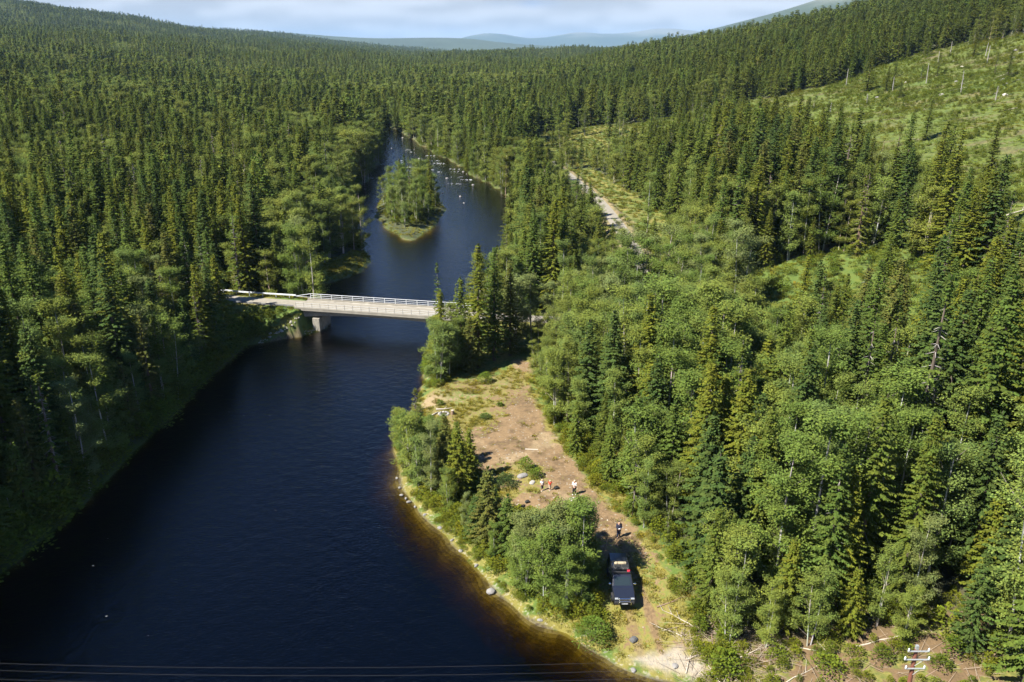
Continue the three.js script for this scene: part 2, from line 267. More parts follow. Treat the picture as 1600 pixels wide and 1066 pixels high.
// ------------------------------------------------------------------ the river
const stripGeo = (dy, side, step) => {
  const rows = []; for (let Z = -60; Z <= 720; Z += step(Z)) rows.push(Z);
  const at = (bank, Z) => { for (let i = 1; i < bank.length; i++) if (Z <= bank[i][1] || i === bank.length - 1) { const p = bank[i - 1], q = bank[i]; return lerp(p[0], q[0], clamp((Z - p[1]) / (q[1] - p[1] || 1))); } };
  const n = 12, pos = [], uv = [], idx = [];
  rows.forEach((Z, j) => { const l = at(LB, Z) - side - 8, r = at(RB, Z) + side; for (let i = 0; i <= n; i++) { const x = lerp(l, r, i / n); pos.push(x, waterLevel(Z) + dy, -Z); uv.push(x / 14, Z / 14); if (i < n && j < rows.length - 1) { const o = j * (n + 1) + i; idx.push(o, o + 1, o + n + 1, o + 1, o + n + 2, o + n + 1); } } });
  const g = new THREE.BufferGeometry(); g.setAttribute('position', new THREE.Float32BufferAttribute(pos, 3)); g.setAttribute('uv', new THREE.Float32BufferAttribute(uv, 2)); g.setIndex(idx); g.computeVertexNormals(); return g;
};
{
  const water = new THREE.MeshPhysicalMaterial({ color: rgb(1, 1, 1), transmission: 1, thickness: 0, ior: 1.33, roughness: 0.16, roughnessMap: repeated(noiseTex, 0.17, 0.11), bumpMap: repeated(noiseTex, 1.6, 2.2), bumpScale: 0.085 });
  const river = setting('river', stripGeo(0, 5, (Z) => 4), water);
  river.castShadow = false;
  const peat = new THREE.MeshPhysicalMaterial({ color: rgb(0.775, 0.735, 0.52), transmission: 1, thickness: 0, ior: 1.01, roughness: 0, specularIntensity: 0 });
  for (const d of [-0.05, -0.12, -0.19, -0.27, -0.36, -0.46, -0.57, -0.7, -0.85, -1.02, -1.2, -1.4, -1.65]) { const l = setting('brown_water', stripGeo(d, 4, () => 4), peat, 'structure', river); l.castShadow = false; }
}

// ------------------------------------------------------------------ road and tracks
{
  const pts = ROAD.map(([x, Z]) => new THREE.Vector3(x, 0, -Z)), curve = new THREE.CatmullRomCurve3(pts, false, 'centripetal'), n = 320, pos = [], uv = [], idx = [];
  for (let i = 0; i <= n; i++) {
    const p = curve.getPointAt(i / n), t = curve.getTangentAt(i / n), sx = -t.z, sz = t.x;
    for (let k = 0; k <= 4; k++) { const o = (k / 4 - 0.5) * 3.6, x = p.x + sx * o, z = p.z + sz * o; pos.push(x, roadHeight(p.x, -p.z) + 0.03 - Math.abs(o) * 0.02, z); uv.push(o / 4, (i / n) * 100); if (k < 4 && i < n) { const q = i * 5 + k; idx.push(q, q + 5, q + 1, q + 1, q + 5, q + 6); } }
  }
  const g = new THREE.BufferGeometry(); g.setAttribute('position', new THREE.Float32BufferAttribute(pos, 3)); g.setAttribute('uv', new THREE.Float32BufferAttribute(uv, 2)); g.setIndex(idx); g.computeVertexNormals();
  const N = 256, d = new Uint8Array(N * N * 4);
  for (let y = 0; y < N; y++) for (let x = 0; x < N; x++) { const v = 0.25 + 0.1 * (noiseTex.image.data[(y * N + x) * 4] / 255 - 0.5) + 0.05 * (hash(x, y) - 0.5), o = (y * N + x) * 4; d[o] = toS(v); d[o + 1] = toS(v * 0.9); d[o + 2] = toS(v * 0.72); d[o + 3] = 255; }
  const map = new THREE.DataTexture(d, N, N); map.colorSpace = THREE.SRGBColorSpace; map.wrapS = map.wrapT = THREE.RepeatWrapping; map.magFilter = THREE.LinearFilter; map.needsUpdate = true;
  setting('road', g, new THREE.MeshStandardMaterial({ map, roughness: 0.95 }));
}

// ------------------------------------------------------------------ trees: shapes
class Leaves {      // small coloured faces gathered into one geometry
  constructor() { this.p = []; this.c = []; }
  tri(a, b, c, k) { this.p.push(...a, ...b, ...c); for (let i = 0; i < 3; i++) this.c.push(...k); }
  blade(o, dir, side, len, wid, k) {   // a diamond from o along dir
    const m = [o[0] + dir[0] * len * 0.45, o[1] + dir[1] * len * 0.45, o[2] + dir[2] * len * 0.45], e = [o[0] + dir[0] * len, o[1] + dir[1] * len, o[2] + dir[2] * len];
    const l = [m[0] + side[0] * wid, m[1] + side[1] * wid, m[2] + side[2] * wid], r = [m[0] - side[0] * wid, m[1] - side[1] * wid, m[2] - side[2] * wid];
    this.tri(o, l, e, k); this.tri(o, e, r, k);
  }
  rod(a, b, r0, r1, k, n = 5) {
    const g = bar(a, b, r0, r1, n).toNonIndexed(), q = g.attributes.position.array;
    for (let i = 0; i < q.length; i++) this.p.push(q[i]);
    for (let i = 0; i < q.length / 3; i += 3) { const c = k(); for (let j = 0; j < 3; j++) this.c.push(...c); }
  }
  build() { const g = new THREE.BufferGeometry(); g.setAttribute('position', new THREE.Float32BufferAttribute(this.p, 3)); g.setAttribute('color', new THREE.Float32BufferAttribute(this.c, 3)); return g; }
}
const norm = (v) => { const l = Math.hypot(...v) || 1; return [v[0] / l, v[1] / l, v[2] / l]; };
const cross = (a, b) => [a[1] * b[2] - a[2] * b[1], a[2] * b[0] - a[0] * b[2], a[0] * b[1] - a[1] * b[0]];
const BARK = (R) => () => { const v = 0.75 + 0.5 * R(); return [0.11 * v, 0.085 * v, 0.065 * v]; };
const WHITE_BARK = (R) => () => (R() < 0.2 ? [0.05, 0.045, 0.04] : [0.36 + 0.12 * R(), 0.34 + 0.1 * R(), 0.3 + 0.1 * R()]);
function spruceShape(seed, h, spread, detail, sparse = 0) {
  const R = rng(seed), T = new Leaves(), F = new Leaves(), bark = BARK(R);
  const bend = (R() - 0.5) * 0.03 * h, bz = (R() - 0.5) * 0.03 * h, at = (t) => [bend * t * t, h * t, bz * t * t], r0 = h * 0.012 + 0.03;
  const seg = detail ? 5 : 2;
  for (let i = 0; i < seg; i++) T.rod([at(i / seg)[0], i ? at(i / seg)[1] : -0.6, at(i / seg)[2]], at((i + 1) / seg), r0 * (1 - i / seg) + 0.015, r0 * (1 - (i + 1) / seg) + 0.012, bark, detail ? 6 : 4);
  const gap = detail === 2 ? 0.32 : detail ? 0.55 : 1.0, base = 0.05 + 0.05 * R(), lump = R() * 10;
  for (let y = h * base; y < h - 0.25; y += gap * (0.75 + 0.5 * R()) * lerp(1.1, 0.7, y / h)) {
    const t = y / h, L0 = spread * Math.pow(Math.min(1, (1 - t) * 1.35), 0.85) * (t < 0.16 ? lerp(0.72, 1, t / 0.16) : 1), nb = Math.max(4, Math.round((detail === 2 ? 6.5 : 5) * (0.55 + 0.45 * L0 / spread)));
    const a0 = R() * 6.28;
    for (let b = 0; b < nb; b++) {
      if (R() < sparse) { if (R() < 0.4 && detail) { const a = R() * 6.28, c = at(t); T.rod(c, [c[0] + Math.cos(a) * L0 * 0.7, c[1] - 0.2, c[2] + Math.sin(a) * L0 * 0.7], 0.025, 0.006, () => [0.3, 0.28, 0.26], 3); } continue; }
      const a = a0 + (b / nb) * 6.283 + (R() - 0.5) * 0.5, L = L0 * (0.62 + 0.55 * R()) * (0.8 + 0.4 * vnoise(y * 0.7 + lump, a * 0.9)) + 0.12;
      const c = at(t), ca = Math.cos(a), sa = Math.sin(a), droop = lerp(0.5, -0.35, t) * (0.7 + 0.6 * R());
      const pt = (s) => [c[0] + ca * L * s, c[1] - droop * L * (s - 0.45 * s * s), c[2] + sa * L * s];
      // leaf colour: chance only, the same at every height and depth of the crown
      const tone = 0.8 + 0.4 * R(), warm = R() * 0.25, kk = () => { const v = tone * (0.82 + 0.36 * R()); return [v * (1 + warm), v, v * (1 - warm * 0.4)]; };
      const steps = detail === 2 ? Math.max(2, Math.round(L / 0.22)) : detail ? Math.max(2, Math.round(L / 0.5)) : 1;
      const size = detail === 2 ? 0.29 : detail ? 0.55 : 0.95;
      for (let s = 0; s < steps; s++) {
        const f = lerp(detail ? 0.22 : 0.35, 0.94, steps > 1 ? s / (steps - 1) : 0.4), o = pt(f), w = size * (0.75 + 0.5 * R()) * lerp(1.1, 0.7, f);
        for (const q of [-1, 1]) {
          const sa2 = a + q * (0.6 + 0.5 * R()), d = norm([Math.cos(sa2), -0.25 - 0.55 * R(), Math.sin(sa2)]), up = norm([R() - 0.5, 0.9, R() - 0.5]);
          F.blade(o, d, norm(cross(d, up)), w * 1.15, w * (0.34 + 0.14 * R()), kk());
        }
        if (detail === 2 && R() < 0.55) { const d = norm([ca * 0.4 + R() - 0.5, -1, sa * 0.4 + R() - 0.5]); F.blade(o, d, [-sa, 0, ca], w * 0.9, w * 0.3, kk()); }
      }
      const e = pt(0.8), d = norm([ca, 0.1 - droop * 0.2, sa]); F.blade(e, d, [-sa, 0.2, ca], Math.max(0.2, size * 0.9), size * 0.3, kk());
    }
  }
  for (let i = 0; i < 5; i++) { const a = i * 1.26 + R(), c = at(0.975), d = norm([Math.cos(a) * 0.35, 1, Math.sin(a) * 0.35]); F.blade(c, d, norm(cross(d, [0, 0, 1])), 0.5, 0.09, [1, 1, 1]); }
  return { trunk: T.build(), crown: F.build() };
}
function birchShape(seed, h, spread, detail, stems = 1) {
  const R = rng(seed), T = new Leaves(), F = new Leaves(), bark = WHITE_BARK(R), nodes = [];
  const limb = (a, d, len, r, depth) => {
    const n = depth === 0 ? 5 : 3; let p = a, q = d;
    for (let i = 0; i < n; i++) {
      q = norm([q[0] + (R() - 0.5) * (depth ? 0.24 : 0.08), q[1] + (depth ? 0.06 : 0.25), q[2] + (R() - 0.5) * (depth ? 0.24 : 0.08)]);
      const e = [p[0] + q[0] * len / n, p[1] + q[1] * len / n, p[2] + q[2] * len / n], ra = r * (1 - i / n * 0.75), rb = r * (1 - (i + 1) / n * 0.75);
      if (depth < 2 && (detail || depth === 0)) T.rod(p, e, ra, rb, depth === 0 ? bark : () => [0.2, 0.17, 0.14], detail ? 5 : 3);
      if (true) nodes.push([e, depth]);
      if (depth < 2 && (depth > 0 || i >= 0)) { const kids = depth === 0 ? (detail ? 3 : 2) : 2; for (let k = 0; k < kids; k++) { const aa = R() * 6.28, out = depth === 0 ? 0.75 + 0.35 * R() : 0.8; limb(e, norm([q[0] * 0.4 + Math.cos(aa) * out, q[1] * 0.75 + 0.1, q[2] * 0.4 + Math.sin(aa) * out]), depth === 0 ? spread * (0.62 + 0.5 * R()) * Math.sin(Math.min(1, 0.3 + (1 - (i + 0.4) / n)) * 1.5) : len * 0.45, r * 0.35, depth + 1); } }
      p = e;
    }
  };
  for (let s = 0; s < stems; s++) { const a = R() * 6.28, off = stems > 1 ? 0.22 : 0; limb([Math.cos(a) * off, -0.5, Math.sin(a) * off], norm([Math.cos(a) * (stems > 1 ? 0.09 : 0.02), 1, Math.sin(a) * (stems > 1 ? 0.09 : 0.02)]), h * (s ? 0.78 + 0.16 * R() : 0.93) + 0.5, h * 0.0065 + 0.02, 0); }
  const per = detail === 2 ? 46 : detail ? 10 : 4, size = detail === 2 ? 0.145 : detail ? 0.36 : 0.6, keep = Math.min(1, (detail === 2 ? 225 : detail ? 120 : 60) / nodes.length);
  for (const [e, depth] of nodes) {
    if (e[1] < h * 0.09 || R() > keep) continue;
    const rad = (depth === 2 ? 0.5 : 0.62) * spread / 2.2 * (0.75 + 0.6 * R()), tone = 0.82 + 0.36 * R(), warm = R() * 0.18;
    for (let i = 0; i < per; i++) {
      const u = R() * 2 - 1, ph = R() * 6.283, rr = rad * Math.pow(R(), 0.45), m = Math.sqrt(1 - u * u), o = [e[0] + Math.cos(ph) * m * rr, e[1] + u * rr * 0.85 - 0.08, e[2] + Math.sin(ph) * m * rr];
      const d = norm([Math.cos(ph) + (R() - 0.5) * 1.6, -0.35 + (R() - 0.5) * 1.3, Math.sin(ph) + (R() - 0.5) * 1.6]), s = norm(cross(d, [R() - 0.5, 1, R() - 0.5])), w = size * (0.7 + 0.6 * R()), v = tone * (0.85 + 0.3 * R());
      F.blade(o, d, s, w, w * 0.38, [v * (1 + warm), v, v * (1 - warm)]);   // by chance, not by place in the crown
    }
  }
  return { trunk: T.build(), crown: F.build() };
}
const leafMat = (c, tr, name) => Object.assign(new THREE.MeshPhysicalMaterial({ color: c, vertexColors: true, roughness: 1, transmission: tr, thickness: 0, specularIntensity: 0.12, side: THREE.DoubleSide }), { name });
const barkMat = new THREE.MeshStandardMaterial({ vertexColors: true, roughness: 0.95 });
const SPRUCE = [[0.076, 0.112, 0.018], [0.062, 0.104, 0.020], [0.100, 0.128, 0.016], [0.052, 0.090, 0.022], [0.086, 0.104, 0.024]].map((c) => leafMat(rgb(...c), 0.18, 'spruce'));
const BIRCH = [[0.140, 0.196, 0.044], [0.126, 0.188, 0.050], [0.156, 0.208, 0.042], [0.114, 0.176, 0.036], [0.150, 0.196, 0.066]].map((c) => leafMat(rgb(...c), 0.25, 'birch'));
const spruceHi = [[1, 16, 2.0], [2, 19, 2.2], [3, 14, 1.9], [4, 21, 2.5], [5, 12, 1.8], [6, 17, 1.8], [7, 18, 2.4], [8, 16, 1.7], [9, 10, 1.6], [10, 20, 2.1]].map(([s, h, w], i) => ({ h, ...spruceShape(s * 77, h, w, 2, i === 7 ? 0.6 : i === 5 ? 0.22 : 0.02) }));
const birchHi = [[1, 12.5, 2.3, 1], [2, 14, 2.5, 1], [3, 10, 2.1, 2], [4, 11.5, 2.3, 2], [5, 15, 2.3, 1], [6, 8, 1.9, 3], [7, 13, 2.6, 2]].map(([s, h, w, n]) => ({ h, ...birchShape(s * 131, h, w, 2, n) }));
const spruceMid = [[1, 16, 1.9], [2, 17, 2.1], [3, 14, 1.8], [4, 15, 2.2], [5, 18, 2.5], [6, 12, 1.7]].map(([s, h, w]) => ({ h, ...spruceShape(s * 59 + 5, h, w, 1) }));
const birchMid = [[1, 11, 2.3, 1], [2, 10, 2.2, 2], [3, 12, 2.3, 1]].map(([s, h, w, n]) => ({ h, ...birchShape(s * 41 + 3, h, w, 1, n) }));
const spruceLow = [[1, 16, 2.1], [2, 15, 2.3], [3, 16, 1.9]].map(([s, h, w]) => ({ h, ...spruceShape(s * 23 + 9, h, w, 0) }));
const birchLow = [[1, 11, 2.5, 1], [2, 10, 2.4, 2]].map(([s, h, w, n]) => ({ h, ...birchShape(s * 19 + 2, h, w, 0, n) }));

// ------------------------------------------------------------------ trees: where they stand
const trees = [];   // { s: spruce or birch, x, Z, y, h, turn, tone, zone }
const addTree = (s, x, Z, h, zone, w = 1) => trees.push({ s, x, Z, y: height(x, Z), h, w, turn: hash(Math.round(x * 31), Math.round(Z * 17)) * 6.28, tone: hash(Math.round(x * 13) + 5, Math.round(Z * 29)), zone, must: true });
const B = 'birch', S = 'spruce';
for (const [s, x, Z, h] of [[S, -11.7, 87.2, 7.4], [B, -13.2, 86.3, 5.6], [B, -11.2, 79.5, 7.6], [B, -8.8, 75.5, 8.8], [S, -7.6, 76.5, 6.8], [S, -5.7, 74.6, 8.6], [S, -4.7, 77.2, 6.6], [B, -10.1, 77.4, 6.2], [S, -10.6, 83.5, 6.2], [B, -9.2, 81, 6.4], [S, -7.4, 79.5, 7.4], [B, -12.2, 83, 6.6], [S, -6.2, 81.2, 5.6], [B, -8.4, 84.6, 4.6], [B, -6.6, 72.6, 5]]) addTree(s, x, Z, h, 'point', s === S ? 1.25 : 1);
for (const [s, x, Z, h] of [[S, -2.3, 66.4, 8.6], [S, -0.4, 64, 7], [S, -3.6, 67.8, 5], [S, -2.2, 69.8, 5.4], [S, -0.4, 67.2, 3.4], [B, -1.6, 63.6, 4.4], [B, -4.6, 69.2, 4.2], [B, 0.6, 61, 4.6]]) addTree(s, x, Z, h, 'shore', s === S ? 1.3 : 1);
for (const [s, x, Z, h] of [[B, 2.8, 57.8, 7.4], [B, 4.6, 56.6, 6.8], [B, 6.3, 59, 8.6], [B, 4.2, 60.8, 7.6], [B, 1.8, 60.6, 7.2], [B, 7.0, 61.2, 6.6], [B, 2.3, 63, 5.2], [B, 1.0, 59, 5.6], [B, 5.4, 63, 5.6], [B, 6.3, 64.6, 4.2], [B, 3.6, 65, 3.8], [B, 4, 58.6, 7], [B, 5.8, 57, 5.6], [B, 0.8, 63.8, 4.6]]) addTree(s, x, Z, h, 'copse');
for (const [s, x, Z, h] of [[B, -10.6, 105.6, 9], [B, -9.4, 107.4, 7.6], [S, -10.2, 109.5, 12.6], [S, -5.0, 110.5, 19], [S, -2.7, 113, 17.8], [S, -7.6, 112.5, 13.4], [S, -0.3, 115, 15.4], [B, -8.4, 110, 8], [S, -6.1, 108.6, 9], [B, -11.2, 112.5, 8], [S, -3.6, 117, 14], [B, 0.2, 118.5, 11], [B, 3.4, 120.4, 11], [B, 6.4, 120, 10], [B, 9.6, 120.6, 11], [S, 12.6, 121.4, 14], [B, 15.6, 122, 10]]) addTree(s, x, Z, h, 'bridge', s === S ? 1.15 : 1.1);
for (const [s, x, Z, h] of [[S, -48.6, 124.5, 18], [S, -51, 121.5, 17], [S, -47.8, 119.5, 14], [S, -46.9, 114, 16], [B, -46.4, 117, 8], [S, -53, 126, 18], [B, -46.9, 77.5, 13], [B, -46.8, 82.5, 14], [B, -46.6, 101, 12], [S, -49.6, 128.6, 15], [S, -51.8, 130, 16]]) addTree(s, x, Z, h, 'farBank', 1.15);
for (let Z = 54, i = 0; Z < 123; Z += 1.5, i++) { const q = hash(i, 71), x = (Z < 62 ? -48 : lin(Z, [[62, -48], [75, -46.5], [97, -45.7], [112, -45.6], [124, -44.8]])) - 0.9 - 1.8 * hash(i, 33); addTree(q < 0.42 ? B : S, x, Z, q < 0.42 ? 5 + 5 * hash(i, 9) : 7 + 9 * hash(i, 5), 'farBank', 1.12); }
for (const [s, x, Z, h] of [[B, 20, 51, 6], [B, 23.2, 50.4, 7], [S, 26.2, 50.6, 6.5], [B, 17.4, 52, 7], [B, 29.8, 49.4, 5], [S, 33.6, 47.4, 9]]) addTree(s, x, Z, h, 'line', 1.1);
addTree(B, 26.4, 99.8, 12.4, 'veteran', 1.35);
addTree(S, 35.5, 43.5, 17, 'line', 1.35); addTree(S, 39.5, 48.5, 18.5, 'line', 1.3); addTree(S, 37.5, 55, 15, 'line', 1.2); addTree(B, 31.2, 51.5, 9, 'line'); addTree(B, 28.6, 51.2, 7.5, 'line', 0.8);
for (const [s, x, Z, h] of [[B, -34.5, 226, 9.4], [B, -30.5, 221.7, 11], [B, -26.6, 220, 10.5], [S, -24.2, 236, 17], [S, -30.5, 238, 15.5], [B, -25.2, 229, 11], [B, -23, 238, 9.6], [B, -37.5, 250, 10.6], [B, -37, 241, 8.8], [B, -32.7, 244, 11], [S, -35.7, 257, 12.4], [B, -29.4, 252, 12], [B, -25.9, 256, 9.8], [B, -33, 264, 10], [B, -29, 268, 10], [S, -36, 270, 12], [B, -33, 277, 9], [B, -28, 230, 10], [B, -32, 232, 10.5], [B, -27.5, 244, 11], [B, -40, 262, 8], [B, -29.5, 215.5, 6.5], [B, -34.5, 238, 10], [B, -39.5, 246, 9], [B, -24.4, 245, 9], [B, -28.6, 224.5, 8.6], [B, -35.6, 231.5, 8], [B, -30.4, 258, 11], [B, -38.5, 272, 9], [B, -27, 262, 9.5], [B, -34.4, 251, 11], [B, -24, 225.5, 7], [S, -28.2, 249, 14.5], [B, -32.4, 218.4, 7]]) addTree(s, x, Z, h, 'isle');

const R2 = rng(2024);
const bands = [[30, 170, 2.75], [170, 360, 3.3], [360, 800, 4.3], [800, 1600, 5.8], [1600, 3000, 8], [3000, 5200, 12.5]];
const placed = trees.slice();
for (const [z0, z1, cell] of bands) {
  for (let Z = z0; Z < z1; Z += cell) {
    const reach = Z * 0.70 + 34;
    for (let x = -reach; x < reach; x += cell) {
      const X = x + (R2() - 0.5) * cell * 0.95, ZZ = Z + (R2() - 0.5) * cell * 0.95, q = R2(), q2 = R2(), q3 = R2(), q4 = R2();
      if (ZZ < 760) {
        const w = waterDist(X, ZZ); if (w < (ZZ > 170 ? 0.2 : 0.5)) continue;
        if (roadDist(X, ZZ) < (X < 8 ? 4.6 : 3.4)) continue;
        if (X > -50 && X < -38 && ZZ > 111 && ZZ < 134) continue;
        if (X > -140 && X < 8 && ZZ > 117 && ZZ < 136 && roadDist(X, ZZ) < 8 && X > -45.5) continue;
        if (isleRaw(X, ZZ) < 1) continue;
      }
      if (ZZ < 118) {
        const c = clearDist(X, ZZ);
        if (c < 0.9) continue;
        if (X > -20 && X < lin(ZZ, [[50, 12], [62, 11], [68, 9.5], [74, 7], [84, 3], [96, 0.5], [113, 0.8], [118, 0.8]])) continue;           // the point between clearing and river is set by hand
        if (X > 10 && X < 34 && ZZ < 52.5) continue;                          // under the power line
        if (X >= 34 && ZZ < 46) continue;
      }
      
      const m = ZZ < 1200 ? meadowDist(X, ZZ) : 60; if (m < 0 && q > 0.05) continue;
      const cut = ZZ < 460 && X > 40 ? cutRaw(X, ZZ) : 60;
      if (cut < 0 && q > (cut > -14 ? 0.16 : 0.015)) continue;
      if (placed.some((t) => t.must && Math.abs(t.x - X) < 1.7 && Math.abs(t.Z - ZZ) < 1.7)) continue;
      const patch = fbm(X / 34 + 70, ZZ / 34, 3), big = fbm(X / 160 + 11, ZZ / 160 + 4, 3);
      let pb;      // share of birch
      if (X > 0 && ZZ < 135) pb = X < 34 ? 0.88 : lerp(0.7, 0.16, ss(33, 44, X));
      else if (X > 0 && ZZ < 360) pb = X < 22 ? 0.6 : X < 34 ? 0.55 : X < 50 ? 0.36 : 0.18;
      else if (X > 30 && ZZ < 1500) pb = lerp(0.3, 0.05, ss(60, 130, X));
      else if (X < -30 && ZZ < 170) pb = waterDist(X, ZZ) < 7 ? 0.4 : 0.28;
      else if (X < 0 && ZZ < 420) pb = waterDist(X, ZZ) < 9 ? 0.75 : 0.42;
      else if (X < 0 && ZZ < 900) pb = lerp(0.3, 0.85, ss(0.40, 0.56, big));
      else pb = lerp(0.15, 0.6, ss(0.45, 0.6, big));
      pb = clamp(pb + (patch - 0.5) * (X > 34 && ZZ < 360 ? 1.1 : 2.2));
      const s = q2 < pb ? B : S;
      let h = s === S ? lerp(6, 22.5, Math.pow(q3, 0.8)) : lerp(8.5, 15.5, q3);
      if (X > 0 && ZZ < 118) { const c = clearDist(X, ZZ); h *= lerp(0.55, 1, ss(1, 9, c)); if (X < 34) h *= s === S ? 0.78 : 1.0; }
      h *= 0.78 + 0.45 * fbm(X / 18 + 200, ZZ / 18, 2);
      if (X > 10 && X < 30 && ZZ > 128 && ZZ < 262) h *= ZZ < 172 && X > 14 ? 0.5 : X < 22 ? 0.68 : 0.6;
      if (X > 55 && ZZ < 260) h *= 1.1;
      if (X > -15 && X < 3 && ZZ > 117 && ZZ < 178) h *= 0.66;
      if (X > 5 && X < 66 && ZZ > 280 && ZZ < 345) h *= 0.6;
      if (X > 28 && X < 60 && ZZ > 82 && ZZ < 118) h *= 0.68;
      if (X > 60 && ZZ > 300) h *= 0.86;
      if (cut < 0) h *= 0.5 + 0.3 * q4;
      if (cut >= 0 && cut < 14 && ZZ < 330 && X > 60) h *= 0.92;
      if (ZZ > 1600) h *= ZZ > 3000 ? 1.1 : 1.05;
      let zone = X < -30 ? (waterDist(X, ZZ) < 9 ? 'farBank' : 'farForest') : X < 40 && clearDist(X, ZZ) < 7 && ZZ < 118 ? 'edge' : ZZ < 60 ? 'line' : X < 40 ? 'right' : 'slope';
      trees.push({ s, x: X, Z: ZZ, y: height(X, ZZ), h, w: (s === S ? 0.98 : 0.92) + 0.4 * q4 + (s === S && ZZ > 160 && ZZ < 900 ? 0.18 : 0) + (ZZ > 1600 ? 0.35 : 0), turn: q * 6.28 + q4 * 40, tone: clamp(q4 * 0.7 + patch * 0.5 - 0.1, 0, 0.999), zone });
    }
  }
}
// the 300 of each kind that show largest stand as things of their own
const proj = (t) => { const c = Math.cos(0.34907), s0 = Math.sin(0.34907), dy = t.y + t.h * 0.7 - 46, zc = t.Z * c - dy * s0; return [t.x / zc / (0.4286 * 1.5015), (t.Z * s0 + dy * c) / zc / 0.4286, zc]; };
for (const t of trees) { const [u, v, zc] = proj(t); t.show = Math.abs(u) < 1.02 && v > -1.08 && v < 1.05 && zc > 5 ? t.h / zc * (t.must ? 50 : 1) : 0; }
const WHERE = {
  point: ['on the point beside the clearing', 'trees on the river side of the clearing'],
  shore: ['beside the shallow brown water below the clearing', 'trees by the shallow shore'],
  copse: ['in the copse between car and river', 'trees of the copse beside the car'],
  bridge: ['where the bridge meets the clearing side bank', 'trees at the bridge end'],
  isle: ['on the river island upstream of the bridge', 'trees on the island'],
  edge: ['at the forest edge along the dirt clearing', 'trees along the forest edge of the clearing'],
  line: ['beside the brush covered strip with the power pole', 'trees beside the power line strip'],
  right: ['in the mixed wood behind the clearing', 'trees in the mixed wood'],
  slope: ['on the slope below the felled hillside', 'trees on the slope'],
  farBank: ['at the water edge opposite the clearing', 'trees on the opposite river bank'],
  farForest: ['in dense forest across the river', 'trees in the forest across the river'],
};
function label(t) {
  if (t.zone === 'veteran') return 'large round topped birch with bare white trunk standing among darker spruces';
  const size = t.s === S ? (t.h > 15 ? 'tall' : t.h > 10 ? 'mid height' : 'small') : t.h > 10 ? 'tall' : t.h > 7.5 ? 'mid height' : 'low';
  const tone = t.s === S ? ['olive green', 'deep green', 'yellow green', 'dark green', 'brownish green'] : ['fresh green', 'soft green', 'light yellow green', 'darker green', 'pale grey green'];
  const build = t.w > 1.22 ? 'broad ' : t.w < 1.06 ? 'slender ' : '';
  return `${size} ${build}${tone[Math.floor(t.tone * 5)]} ${t.s} ${WHERE[t.zone][0]}`;
}
const singles = new Set();
for (const s of [S, B]) {
  const list = trees.filter((t) => t.s === s && t.show > 0).sort((a, b) => b.show - a.show).slice(0, 300);
  const shapes = s === S ? spruceHi : birchHi, mats = s === S ? SPRUCE : BIRCH;
  for (const t of list) {
    singles.add(t);
    let pick = 0, best = 1e9; shapes.forEach((k, i) => { const d = Math.abs(k.h - t.h) * 0.35 + hash(Math.round(t.x * 97) + i * 7, Math.round(t.Z * 91)) * 4; if (d < best) { best = d; pick = i; } });
    if (t.zone === 'veteran') pick = 1;
    const k = shapes[pick], f = t.h / k.h;
    const g = thing(s + '_tree', label(t), 'tree', t.x, t.y, -t.Z, t.turn, t.zone === 'veteran' ? undefined : s + ' ' + WHERE[t.zone][1]);
    g.scale.set(f * t.w, f, f * t.w);
    if (t.s === S && f < 0.75) g.scale.set(Math.max(f, 0.62) * t.w, f, Math.max(f, 0.62) * t.w);
    part('trunk', k.trunk, barkMat, g); part('crown', k.crown, mats[Math.floor(t.tone * 5)], g);
  }
}
const merged = (k) => mergeGeometries([k.crown, k.trunk], true);
function forest(name, list, sets, mat, lab) {
  const root = new THREE.Group(); root.name = name; root.userData = { kind: 'stuff', label: lab }; scene.add(root);
  const M4 = new THREE.Matrix4(), q = new THREE.Quaternion(), up = new THREE.Vector3(0, 1, 0), col = new THREE.Color();
  sets.forEach(([shapes, z0, z1]) => {
    const here = list.filter((t) => t.Z >= z0 && t.Z < z1), byShape = shapes.map(() => []);
    for (const t of here) byShape[Math.floor(hash(Math.round(t.x * 11), Math.round(t.Z * 7)) * shapes.length)].push(t);
    shapes.forEach((k, i) => {
      const b = byShape[i]; if (!b.length) return;
      const im = new THREE.InstancedMesh(merged(k), [mat, barkMat], b.length); im.name = name; im.userData.kind = 'stuff'; shadowed(im);
      b.forEach((t, j) => { const f = t.h / k.h; M4.compose(new THREE.Vector3(t.x, t.y, -t.Z), q.setFromAxisAngle(up, t.turn), new THREE.Vector3(f * t.w, f, f * t.w)); im.setMatrixAt(j, M4); const v = 0.8 + 0.4 * hash(Math.round(t.x * 5) + 3, Math.round(t.Z * 5)); im.setColorAt(j, col.setRGB(v * (0.88 + 0.3 * t.tone), v, v * (0.85 + 0.3 * (1 - t.tone)))); });
      root.add(im);
    });
  });
}
const rest = trees.filter((t) => !singles.has(t));
forest('spruce_forest', rest.filter((t) => t.s === S), [[spruceHi, 0, 340], [spruceMid, 340, 640], [spruceLow, 640, 9999]], SPRUCE[0], 'distant dark spruce forest filling the valley and the hills');
forest('birch_forest', rest.filter((t) => t.s === B), [[birchHi, 0, 430], [birchMid, 430, 800], [birchLow, 800, 9999]], BIRCH[0], 'distant light green birch wood among the spruces');
console.log('trees', trees.length, 'farthest single', Math.max(...[...singles].map((t) => t.Z)));

